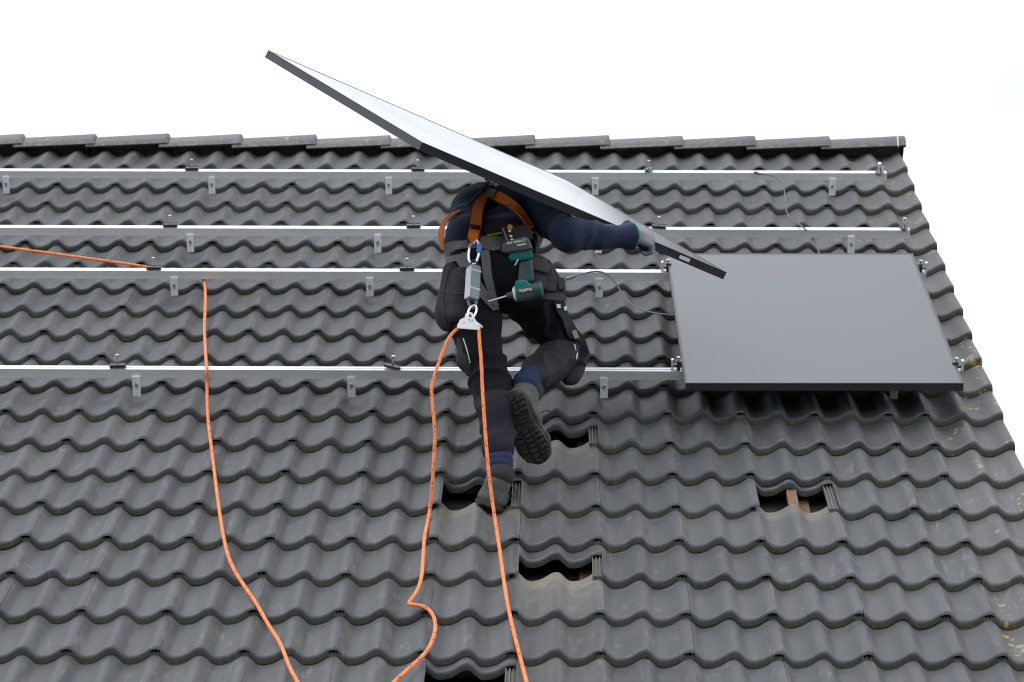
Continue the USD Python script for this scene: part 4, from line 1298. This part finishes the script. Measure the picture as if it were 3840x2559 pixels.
Fl, bl, loop = boot(at(1122, 1163, -3.372), np.array([0.08, 0.86, 0.30]), np.array([0.36, -0.28, 0.95]), (1.05, 1.08, 0.86))
xr = at(1231, 1038, -3.27) - at(1170, 908, -3.395)
Fr, br, loop = boot(at(1171, 909, -3.395), xr, np.array([0.40, 0.74, 0.62]), (1.06, 1.08, 1.05))
lt = tube(spline([(0.15, -0.01, 0.085), (0.16, -0.04, 0.10), (0.13, -0.062, 0.11), (0.12, -0.05, 0.10), (0.15, -0.012, 0.088)], 22), 0.0022, 6)
obj("lace_loop", tf(lt, Fr), M_BLACKW, br, smooth=True)
ll = tube(spline([(0.12, -0.02, 0.10), (0.10, -0.055, 0.075), (0.085, -0.075, 0.06), (0.10, -0.07, 0.085), (0.12, -0.02, 0.105)], 22), 0.0022, 6)
obj("lace_loop", tf(ll, Fl), M_BLACKW, bl, smooth=True)
for a, b in ((J["hem_l"], (Fl @ [0.038, 0, 0.135, 1])[:3]), (J["hem_r"], (Fr @ [0.038, 0, 0.135, 1])[:3])):
    ax = unit(b - a)
    s_ = blob([(a, (a + b) / 2, 0.051, 0.05), ((a + b) / 2, b, 0.05, 0.043)] if a is J["hem_l"] else [(a, J["ankle_r"], 0.054, 0.051), (J["ankle_r"], b, 0.051, 0.044)], h=0.006, k=0.01, relief=lambda p, a=a, ax=ax: 0.0022 * np.sin(((p - a) @ ax) * 240) + 0.004 * (meshkit.fbm(p * 25, 2, 4) - 0.5))
    obj("sock", s_, M_SOCK, person, smooth=True)

# ---- harness
hs = obj("harness", strap_on(both, [(1020, 582), (1045, 571), (1085, 563), (1120, 562), (1150, 561), (1185, 562), (1215, 566)], 0.060, n=30, thick=0.006, lift=0.007), M_GREYW, person)
obj("hip_band", strap_on(both, [(1021, 603), (1040, 598), (1062, 594), (1078, 588)], 0.030, n=14, thick=0.005, lift=0.008), M_GREYW, hs)
obj("leg_strap", strap_on(both, [(1056, 590), (1070, 612), (1085, 640), (1102, 668), (1122, 695), (1138, 715)], 0.044, n=22, thick=0.004, lift=0.007), M_GREYW, hs)
obj("leg_strap", strap_on(both, [(1112, 578), (1115, 600), (1117, 627), (1122, 655), (1128, 684), (1135, 708)], 0.036, n=22, thick=0.004, lift=0.012), M_GREYW, hs)
back_path = [(1109, 450), (1103, 468), (1098, 486), (1093, 515), (1090, 540), (1087, 563)]
bs = strap_on(both, back_path, 0.052, n=26, thick=0.003, lift=0.010)
obj("back_strap_edge", bs, look("dark_orange_edge", (0.10, 0.025, 0.008), 0.7), hs)
bst = obj("back_strap", strap_on(both, back_path, np.r_[np.full(22, 0.043), 0.040, 0.036, 0.028, 0.020], n=26, thick=0.003, lift=0.0125), M_ORANGE, hs)
obj("strap_patch", strap_on(both, [(1092, 521), (1091, 528), (1090.5, 535)], 0.040, n=6, thick=0.003, lift=0.0150), M_BLACKW, bst)
obj("strap_fold", strap_on(both, [(1102, 470), (1100, 476), (1098, 482)], 0.041, n=6, thick=0.004, lift=0.0150), look("faded_orange_webbing", (0.55, 0.16, 0.06), 0.8), bst)
rs = obj("shoulder_strap", strap_on(both, [(1124, 449), (1140, 452), (1158, 461), (1178, 475), (1196, 494), (1210, 514), (1220, 536)], 0.044, n=28, thick=0.003, lift=0.009), M_ORANGE, hs)
obj("strap_pad", strap_on(both, [(1116, 446), (1126, 449), (1138, 452)], 0.046, n=8, thick=0.004, lift=0.013), look("worn_grey_pad", (0.20, 0.18, 0.17), 0.7, noise_scale=200, noise_amt=0.5), rs)
obj("strap_buckle", strap_on(both, [(1217, 528), (1221, 540), (1224, 560), (1226, 578)], 0.024, n=10, thick=0.008, lift=0.014), M_BLACKP, rs)
obj("buckle_bar", strap_on(both, [(1215, 538), (1224, 537)], 0.006, n=5, thick=0.006, lift=0.022), M_SILVER, rs)
# the left strap stands off the ribs in a bow
lpts = spline([at(1078, 478, -3.16), at(1058, 484, -3.19), at(1036, 495, -3.21), at(1021, 512, -3.22), at(1014, 532, -3.24), at(1014, 552, -3.25), at(1018, 574, -3.25)], 34)
ln = np.gradient(lpts, axis=0)
nn = np.array([unit(np.cross(np.cross(unit(t), unit(lpts[i] - at(1085, 535, -3.15))), unit(t)) + np.array([-0.1, -0.75, 0.25])) for i, t in enumerate(ln)])
obj("loose_strap", ribbon(lpts, nn, np.r_[np.full(5, 0.026), np.full(20, 0.028), np.linspace(0.026, 0.014, 9)], 0.003, 0.0), M_ORANGE, hs)
obj("back_plate", strap_on(both, [(1076, 480), (1090, 464), (1106, 446), (1120, 430), (1130, 416)], 0.013, n=16, thick=0.010, lift=0.016), look("dark_steel_plate", (0.05, 0.05, 0.06), 0.4, noise_scale=30, noise_amt=0.3), hs)
obj("white_tag", strap_on(both, [(1138, 432), (1152, 426)], 0.020, n=6, thick=0.003, lift=0.012), look("pale_blue_tag", (0.50, 0.52, 0.66), 0.6), hs)
obj("collar_strap", strap_on(both, [(1123, 424), (1125, 412)], 0.026, n=6, thick=0.006, lift=0.020), M_REDW, hs)
obj("hip_buckle", strap_on(both, [(1226, 545), (1236, 556), (1245, 568)], 0.034, n=8, thick=0.006, lift=0.010), look("pale_buckle", (0.42, 0.42, 0.46), 0.5), hs)
obj("hip_strap", strap_on(both, [(1246, 560), (1240, 572), (1230, 584), (1224, 596)], 0.016, n=10, thick=0.004, lift=0.016), look("red_orange_webbing", (0.45, 0.07, 0.02), 0.7), hs)


def lettering(text, height, mat, parent, origin, xdir, normal, name, bold=True):
    m = meshkit.text_mesh(text, height, 0.0012, bold)
    w = m.bounds[1][0] - m.bounds[0][0]
    m.apply_translation([-w / 2 - m.bounds[0][0], -(m.bounds[0][1] + m.bounds[1][1]) / 2, 0])
    return obj(name, tf(m, frame4(origin, xdir, z=normal)), mat, parent)


# brand lettering of the waistband
h1, h2 = hit(wb, 1128, 541), hit(wb, 1150, 537)
if h1 and h2:
    nrm = unit(h1[1] + h2[1])
    lettering("Snickers", 0.013, M_YEL, tz, (h1[0] + h2[0]) / 2 + nrm * 0.003, h2[0] - h1[0], nrm, "lettering")

# pouches on the belt (worn)
def quad_box(pxs, y, thick, tilt=0.0, r=0.004, dy=None):
    """A soft-edged slab whose outline was read at depth y."""
    front = np.array([at(x, yy, y) for x, yy in pxs])
    away = unit(sight(1180, 620))
    s_ = m3.Manifold.sphere(r, 8)
    return as_tm(m3.Manifold.batch_hull([s_.translate((p + away * d).tolist()) for p in front for d in (r, thick)]))


belt = obj("tool_belt", strap_on(both, [(1150, 572), (1180, 577), (1205, 582), (1230, 588)], 0.045, n=16, thick=0.006, lift=0.013), M_BLACKW, person)
ph = obj("phone_pouch", quad_box([(1153, 523), (1219, 519), (1222, 548), (1163, 556)], -3.40, 0.05), M_BROWN, belt)
obj("pouch_button", cyl(at(1172, 522, -3.405), at(1172, 522, -3.395), 0.0105, n=16), M_ORDOT, ph)
obj("pouch_piping", tube(np.array([at(1156, 525, -3.404), at(1161, 540, -3.404), at(1167, 556, -3.404)]), 0.0018, 6), look("tan_piping", (0.35, 0.30, 0.2), 0.7), ph)
obj("pouch_text", cat(*[tf(rbox([-0.006, -0.001, -0.004], [0.006, 0.001, 0.004], 0.0008), frame4(at(x, y, -3.4035), [1, 0, -0.4], z=[0.2, 0, 1])) for x, y in ((1171, 531), (1174, 543), (1177, 551))]), M_WHT, ph)
pouch_y = -3.44
tpz = obj("tool_pouch", quad_box([(1219, 588), (1240, 590), (1262, 603), (1284, 640), (1297, 688), (1262, 690), (1226, 683), (1221, 640)], pouch_y, 0.06, r=0.008), M_POUCH, belt)
obj("pouch_pocket", quad_box([(1226, 608), (1262, 612), (1276, 645), (1272, 668), (1230, 663)], pouch_y - 0.022, 0.03, r=0.009), M_POUCH, tpz)
obj("pouch_pocket", quad_box([(1229, 636), (1250, 640), (1252, 662), (1232, 661)], pouch_y - 0.042, 0.025, r=0.007), M_POUCH, tpz)
obj("pouch_flap", quad_box([(1224, 596), (1250, 599), (1263, 618), (1258, 626), (1228, 618)], pouch_y - 0.034, 0.03, r=0.007), look("charcoal_pouch_cloth", (0.040, 0.040, 0.045), 0.85, noise_scale=40, noise_amt=0.3), tpz)
obj("pouch_loop", quad_box([(1282, 640), (1294, 642), (1297, 662), (1287, 665)], pouch_y - 0.01, 0.03, r=0.006), M_BLACKW, tpz)
obj("pouch_flap", quad_box([(1226, 672), (1292, 678), (1296, 692), (1228, 684)], pouch_y - 0.012, 0.03, r=0.005), look("grey_pouch_trim", (0.034, 0.034, 0.038), 0.85), tpz)
# ruler pocket down the right thigh
rp = strap_on(trousers, [(1281, 696), (1290, 722), (1304, 752), (1322, 786)], 0.050, n=20, thick=0.010, lift=0.010)
rpk = obj("ruler_pocket", rp, M_POUCH, tz)
for pth, w_ in (([(1282, 700), (1283, 709)], 0.017), ([(1296.5, 704), (1298.5, 713)], 0.014)):
    hh = [hit(trimesh.util.concatenate([rp, trousers]), *q) for q in pth]
    obj("pocket_tab", ribbon(np.array([hh[0][0], (hh[0][0] + hh[1][0]) / 2, hh[1][0]]), np.array([hh[0][1]] * 3), w_, 0.003, 0.004), M_WHT, rpk)
hh = [hit(trimesh.util.concatenate([rp, trousers]), *q) for q in ((1317, 760), (1324, 778))]
obj("leather_patch", ribbon(np.array([hh[0][0], (hh[0][0] + hh[1][0]) / 2, hh[1][0]]), np.array([hh[0][1]] * 3), 0.024, 0.003, 0.004), M_TAN, rpk)
for pth in ([(1318, 792), (1321, 806)], [(1325, 812), (1322, 826)]):
    obj("reflective_piping", strap_on(trimesh.util.concatenate([calf, trousers, kp]), pth, 0.006, n=6, lift=0.004), M_WHT, tz)

# ------------------------------------------------------------------ impact driver hanging from the belt
DY = -3.50
DS = 1 / 3.92 / D2N


def dpx(x, y):
    return (1780 / D2N + x * DS, 820 / D2N + y * DS)


d_o = at(*dpx(700, 750), DY)
d_away = unit(sight(*dpx(700, 750)))
d_x = unit(RIGHT - d_away * (RIGHT @ d_away))
d_z = unit(np.cross(d_x, d_away))                   # up in the picture
if d_z[2] < 0:
    d_z = -d_z
DF = np.eye(4)
DF[:3, 0], DF[:3, 1], DF[:3, 2], DF[:3, 3] = d_x, -d_away, np.cross(d_x, -d_away), d_o
DM = np.linalg.norm(at(*dpx(800, 750), DY) - at(*dpx(700, 750), DY)) / 100      # metres per unit of the drawing
UPS = 1.0 if DF[:3, 2] @ d_z > 0 else -1.0


def slab(poly, t0, t1, r=0.004, bulge=0.0):
    """Rounded slab: outline in the drawing, from depth t0 (away) to t1 (towards the viewer)."""
    pts = [((x - 700) * DM, (750 - y) * DM * UPS) for x, y in poly]
    s_ = m3.Manifold.sphere(r, 10)
    c = np.mean(pts, 0)
    ms = []
    for x, z in pts:
        q = np.array([x, z]) + (c - [x, z]) / np.linalg.norm(c - [x, z]) * r
        for t in (t0 + r, t1 - r):
            ms.append(s_.translate([float(q[0]), float(t), float(q[1])]))
    return tf(as_tm(m3.Manifold.batch_hull(ms)), DF)


def drod(a, b, r, r2=None, t=0.0, n=18):
    f = lambda p: (DF @ [(p[0] - 700) * DM, t, (750 - p[1]) * DM * UPS, 1])[:3]
    return cyl(f(a), f(b), r, r2, n)


dr = thing("impact_driver", "teal and grey cordless impact driver hanging head down from the worker's belt", "power tool", matrix=None, loc=d_o)
hb = obj("motor_housing", drod((600, 1105), (985, 1045), 0.0335, 0.0345, n=28), M_TEAL, dr, smooth=40)
obj("housing_band", drod((630, 1100), (862, 1064), 0.0343, 0.0350, n=28), M_DGREY, hb, smooth=40)
obj("end_cap", drod((975, 1046), (1008, 1041), 0.0352, 0.027, n=28), M_DGREY, hb, smooth=40)
for q in ((872, 1062), (896, 1058), (920, 1055), (944, 1051)):
    obj("cooling_slot", drod(q, (q[0] + 9, q[1] - 1.5), 0.0350, 0.0351, n=28), M_BLACKP, hb, smooth=40)
obj("nose", drod((562, 1111), (604, 1104), 0.021, 0.031, n=24), M_GALV, dr, smooth=40)
obj("chuck", drod((470, 1140), (565, 1110), 0.0105, 0.013, n=20), M_DGREY, dr, smooth=40)
obj("bit", drod((198, 1218), (474, 1139), 0.0032, 0.0036, n=10), M_GALV, dr, smooth=40)
obj("handle", slab([(690, 600), (830, 595), (858, 760), (852, 930), (660, 930), (668, 760)], -0.020, 0.020, 0.011), M_DGREY, dr, smooth=40)
obj("handle_inlay", slab([(768, 640), (808, 636), (822, 760), (800, 900), (776, 900), (770, 760)], 0.014, 0.0215, 0.0025), M_TEAL, dr, smooth=40)
obj("trigger_guard", slab([(600, 925), (660, 900), (775, 915), (840, 1010), (620, 1060), (585, 1010)], -0.024, 0.026, 0.008), look("bright_teal_plastic", (0.01, 0.17, 0.18), 0.38), dr, smooth=40)
obj("trigger", slab([(632, 900), (668, 880), (672, 920), (636, 935)], -0.010, 0.010, 0.004), M_BLACKP, dr, smooth=40)
obj("battery_foot", slab([(500, 560), (540, 510), (830, 440), (850, 560), (800, 590), (640, 620), (520, 610)], -0.030, 0.030, 0.008), M_TEAL, dr, smooth=40)
bt = obj("battery", slab([(404, 395), (470, 350), (760, 285), (800, 310), (850, 440), (830, 452), (430, 500), (408, 470)], -0.036, 0.036, 0.009), M_DGREY, dr, smooth=40)
obj("battery_slot", slab([(425, 492), (850, 432), (852, 446), (430, 508)], -0.0365, 0.0365, 0.0015), M_BLACKP, bt, smooth=40)
hk = [(DF @ [(x - 700) * DM, 0.034, (750 - y) * DM * UPS, 1])[:3] for x, y in ((640, 600), (615, 650), (590, 690))]
obj("belt_hook", tube(spline(hk, 8), 0.0022, 6), M_GALV, dr, smooth=True)


def dtext(text, cx, cy, hgt, ang, t, mat, parent, name):
    m = meshkit.text_mesh(text, hgt, 0.0012, True)
    b = m.bounds
    m.apply_translation([-(b[0][0] + b[1][0]) / 2, -(b[0][1] + b[1][1]) / 2, 0])
    o = (DF @ [(cx - 700) * DM, t, (750 - cy) * DM * UPS, 1])[:3]
    a = math.radians(ang)
    xd = d_x * math.cos(a) + d_z * math.sin(a)
    return obj(name, tf(m, frame4(o, xd, z=-d_away)), mat, parent)


obj("name_plate", slab([(645, 1060), (848, 1012), (852, 1062), (655, 1096)], 0.030, 0.0362, 0.001), M_BLACKP, hb)
dtext("makita", 750, 1054, 0.0120, 189, 0.0364, M_WHT, hb, "lettering")
dtext("makita", 690, 388, 0.0085, 190, 0.0362, M_WHT, bt, "lettering")
dtext("LITHIUM-ION", 610, 345, 0.0075, 190, 0.0362, M_WHT, bt, "lettering")

# ------------------------------------------------------------------ lanyard with energy absorber
LY = -3.50


def loop_tube(pts, r, n=40, sides=8):
    p = spline(np.vstack([pts, pts[:1]]), n)
    return tube(p, r, sides)


la = thing("shock_absorber", "pale energy absorber pack hanging from the orange back strap by a carabiner", "safety device", loc=at(1085, 640, LY))
c1l = [at(x, y, LY + d) for x, y, d in ((1096, 554, 0.03), (1101, 562, 0.0), (1101, 580, 0), (1096, 598, 0), (1090, 607, 0), (1081, 604, 0), (1077, 588, 0), (1079, 570, 0.0), (1086, 560, 0.03))]
cb_ = obj("carabiner", loop_tube(np.array(c1l), 0.0052), M_SILVER, la, smooth=True)
obj("carabiner_sleeve", tube(np.array([at(1101.5, 563, LY - 0.001), at(1101.5, 572, LY - 0.001), at(1099.5, 581, LY - 0.001)]), 0.0095, 10), M_BLUE, cb_, smooth=40)
ang = math.radians(33)
tp, bp = at(1089.5, 612, LY), at(1085, 690, LY)
axp = unit(bp - tp)
xa = unit(RIGHT * math.cos(ang) + (-d_away) * -math.sin(ang))
PKF = frame4(tp, -axp, y=xa)       # x up along the pack
Lp = np.linalg.norm(bp - tp)
pk = obj("webbing_pack", tf(rbox([-Lp, -0.022, -0.019], [0, 0.022, 0.019], 0.005), PKF), M_PACK, la, smooth=40)
obj("pack_cover", tf(rbox([-Lp * 0.97, -0.0245, -0.0195], [-Lp * 0.08, -0.0215, 0.0195], 0.001), PKF), M_PALE, pk)
for f in (0.17, 0.70):
    obj("pack_band", tf(rbox([-Lp * f - 0.004, -0.0228, -0.0200], [-Lp * f + 0.003, 0.0228, 0.0200], 0.001), PKF), M_PALE, pk)
obj("end_loop", loop_tube(np.array([at(1088, 598, LY), at(1095, 605, LY), at(1096, 614, LY), at(1085, 614, LY), at(1083, 605, LY)]), 0.006), M_BLACKW, la, smooth=True)
obj("end_loop", loop_tube(np.array([at(1078, 690, LY), at(1093, 690, LY), at(1093, 700, LY), at(1087, 708, LY), at(1079, 702, LY)]), 0.0065), look("grey_blue_loop", (0.14, 0.165, 0.18), 0.7), la, smooth=True)
c2l = [at(x, y, LY - 0.006) for x, y in ((1092, 702), (1095, 710), (1092, 722), (1085, 732), (1077, 733), (1075, 722), (1078, 712), (1085, 704))]
obj("carabiner", loop_tube(np.array(c2l), 0.0048), M_SILVER, la, smooth=True)
rg = thing("rope_grab", "white metal rope grab clipped below the energy absorber, gripping the orange rope", "safety device", loc=at(1077, 748, LY))
gp = [(1058, 736), (1074, 728), (1090, 734), (1102, 752), (1101, 758), (1052, 754), (1052, 748)]
q = [at(x, y, LY - 0.012) for x, y in gp]
s_ = m3.Manifold.sphere(0.0025, 8)
obj("side_plate", as_tm(m3.Manifold.batch_hull([s_.translate(p.tolist()) for p in q] + [s_.translate((p + d_away * 0.004).tolist()) for p in q])), M_WHITE_AL, rg, smooth=40)
obj("side_plate", as_tm(m3.Manifold.batch_hull([s_.translate((p + d_away * 0.026).tolist()) for p in q] + [s_.translate((p + d_away * 0.030).tolist()) for p in q])), M_WHITE_AL, rg, smooth=40)
obj("cam_lever", cyl(at(1096, 745, LY - 0.016), at(1105, 752, LY + 0.014), 0.008, n=14), M_GALV, rg, smooth=40)
for x, y in ((1066, 741), (1080, 738), (1086, 736), (1078, 733)):
    p = at(x, y, LY - 0.0148)
    obj("rivet", cyl(p, p - d_away * 0.003, 0.0034, n=10), M_GALV, rg, smooth=40)
obj("shackle", loop_tube(np.array([at(1073, 733, LY - 0.004), at(1075, 722, LY - 0.004), at(1083, 722, LY - 0.004), at(1087, 734, LY - 0.004), at(1080, 738, LY - 0.004)]), 0.006), M_WHITE_AL, rg, smooth=True)

# ------------------------------------------------------------------ ropes
M_ROPE = usdkit.material(stage, "/World/Looks/orange_rope", {
    "w": ("attribute", {"attribute": "wear"}), "s": ("separate_color", {}), "g": ("geometry", {}), "n": ("noise_texture", {"scale": 25.0, "detail": 3.0}),
    "r": ("rgb_ramp", {"ramp": [(0.3, (0.80, 0.17, 0.035)), (0.7, (0.93, 0.25, 0.07))]}), "m": ("mix_color", {"b": (0.11, 0.022, 0.012)}), "m2": ("mix_color", {"b": (0.95, 0.42, 0.22)}), "p": ("principled_bsdf", {"roughness": 0.75})},
    [("w.color", "s.color"), ("g.position", "n.vector"), ("n.fac", "r.fac"), ("r.color", "m2.a"), ("s.g", "m2.fac"), ("m2.result", "m.a"), ("s.r", "m.fac"), ("m.result", "p.base_color")], surface="p.BSDF")


def rope(pts, parent, r=0.0067, name="rope"):
    p = np.asarray(pts, float)
    s0 = np.r_[0, np.cumsum(np.linalg.norm(np.diff(p, axis=0), axis=1))]
    n = int(s0[-1] / 0.0045)
    p = np.stack([np.interp(np.linspace(0, s0[-1], n), s0, p[:, i]) for i in range(3)], 1)
    sides = 14
    k = np.arange(n)[:, None]
    a = np.arange(sides)[None, :] * 2 * np.pi / sides
    t = np.gradient(p, axis=0)
    t /= np.linalg.norm(t, axis=1, keepdims=True)
    u = np.zeros_like(p)
    q = np.cross(t[0], [0.2, 0.3, 0.9])
    for i in range(n):
        q = q - t[i] * (q @ t[i])
        q = q / np.linalg.norm(q)
        u[i] = q
    b = np.cross(t, u)
    L = k * 0.0045
    braid = 0.0005 * np.sin(3 * a + L * 240) * np.sin(3 * a - L * 240)
    rr = r + braid
    v = p[:, None] + rr[..., None] * (np.cos(a)[..., None] * u[:, None] + np.sin(a)[..., None] * b[:, None])
    m = grid_tube(v)
    h1_ = np.mod(a - L * 85 + 0.6, 2 * np.pi) < 0.55
    h2_ = np.mod(a + L * 85, 2 * np.pi) < 0.55
    gate = np.mod(L * 1000, 36) < 12
    gate2 = np.mod(L * 1000 + 18, 36) < 12
    dark = ((h1_ & gate) | (h2_ & gate2)).astype(float)
    light = 0.55 * (np.sin(3 * a + L * 240) * np.sin(3 * a - L * 240) > 0.3)
    w = np.zeros((len(m.vertices), 3))
    w[: n * sides, 0], w[: n * sides, 1] = dark.ravel(), light.ravel()
    v, f, nn = np.asarray(m.vertices), np.asarray(m.faces), None
    obj(name, (v, f, normals_of(v, f)), M_ROPE, parent, wear=w)


def tile_top(p):
    """Height of the tiles over the roof plane at roof coordinates."""
    return wave(p[0]) - TILT * np.mod(-p[1] / G, 1.0)


r1 = [(-620, 474, 0.10), (-300, 521.5, 0.10), (-40, 560, 0.10), (0, 566.5, 0.095), (100, 580, 0.075), (200, 594, 0.055), (300, 608, 0.030), (345, 615, 0.016), (400, 623, 0.012), (447, 634, 0.020), (466, 641, 0.036), (470, 651, 0.037), (472, 680, 0.020), (470, 750, 0.012), (472, 800, 0.035), (474, 834, 0.092), (475, 846, 0.098), (475, 852, 0.097), (475.5, 872, 0.060), (476, 905, 0.016), (478, 960, 0.008), (486, 1030, 0.008), (497, 1120, 0.008), (505, 1180, 0.008), (515, 1240, 0.008), (531, 1295, 0.008), (558, 1342, 0.008), (588, 1386, 0.008), (618, 1438, 0.008), (645, 1482, 0.008), (664, 1530, 0.008), (684, 1568, 0.008), (705, 1610, 0.008)]
t = thing("safety_rope", "orange safety rope passing under the third rail and hanging down the tiles at left", "rope", loc=rv(on_roof(470, 651, 0.04)))
rope(spline(on_path(r1, 0), 260), t)
l_free = [(1054, 755, -3.500), (1044, 762, -3.505), (1030, 780, -3.515), (1015, 815, -3.53), (1001, 855, -3.54), (992, 893, -3.545), (994, 930, -3.545), (998, 975, -3.54), (999, 1015, -3.53), (996, 1065, -3.52), (993, 1120, -3.50), (987, 1175, -3.475)]
l_roof = [(976, 1232, 0.012), (972, 1285, 0.008), (968, 1328, 0.008), (956, 1362, 0.008), (942, 1382, 0.009), (941.5, 1389, 0.012), (951, 1390, 0.012), (972, 1394, 0.010), (990, 1407, 0.008), (1000, 1432, 0.008), (996, 1465, 0.008), (976, 1502, 0.008), (945, 1532, 0.008), (905, 1568, 0.008), (870, 1600, 0.008)]
r_free = [(1096, 752, -3.500), (1101, 770, -3.51), (1105, 820, -3.53), (1108, 880, -3.55), (1112, 950, -3.565), (1118, 1030, -3.57), (1126, 1110, -3.575), (1137, 1190, -3.58)]
r_roof = [(1148, 1262, 0.010), (1158, 1335, 0.008), (1172, 1415, 0.008), (1190, 1490, 0.008), (1208, 1560, 0.008), (1222, 1612, 0.008)]
mid = [(1060, 752.5, -3.497), (1078, 751, -3.496)]
t = thing("safety_rope", "orange safety rope threaded through the white rope grab, both strands falling past the worker's legs", "rope", loc=at(1077, 752, -3.5))
pts = np.vstack([on_path(l_roof[::-1], 0), np.array([at(*q) for q in l_free[::-1]]), np.array([at(*q) for q in mid]), np.array([at(*q) for q in r_free]), on_path(r_roof, 0)])
rope(spline(pts, 420), t)
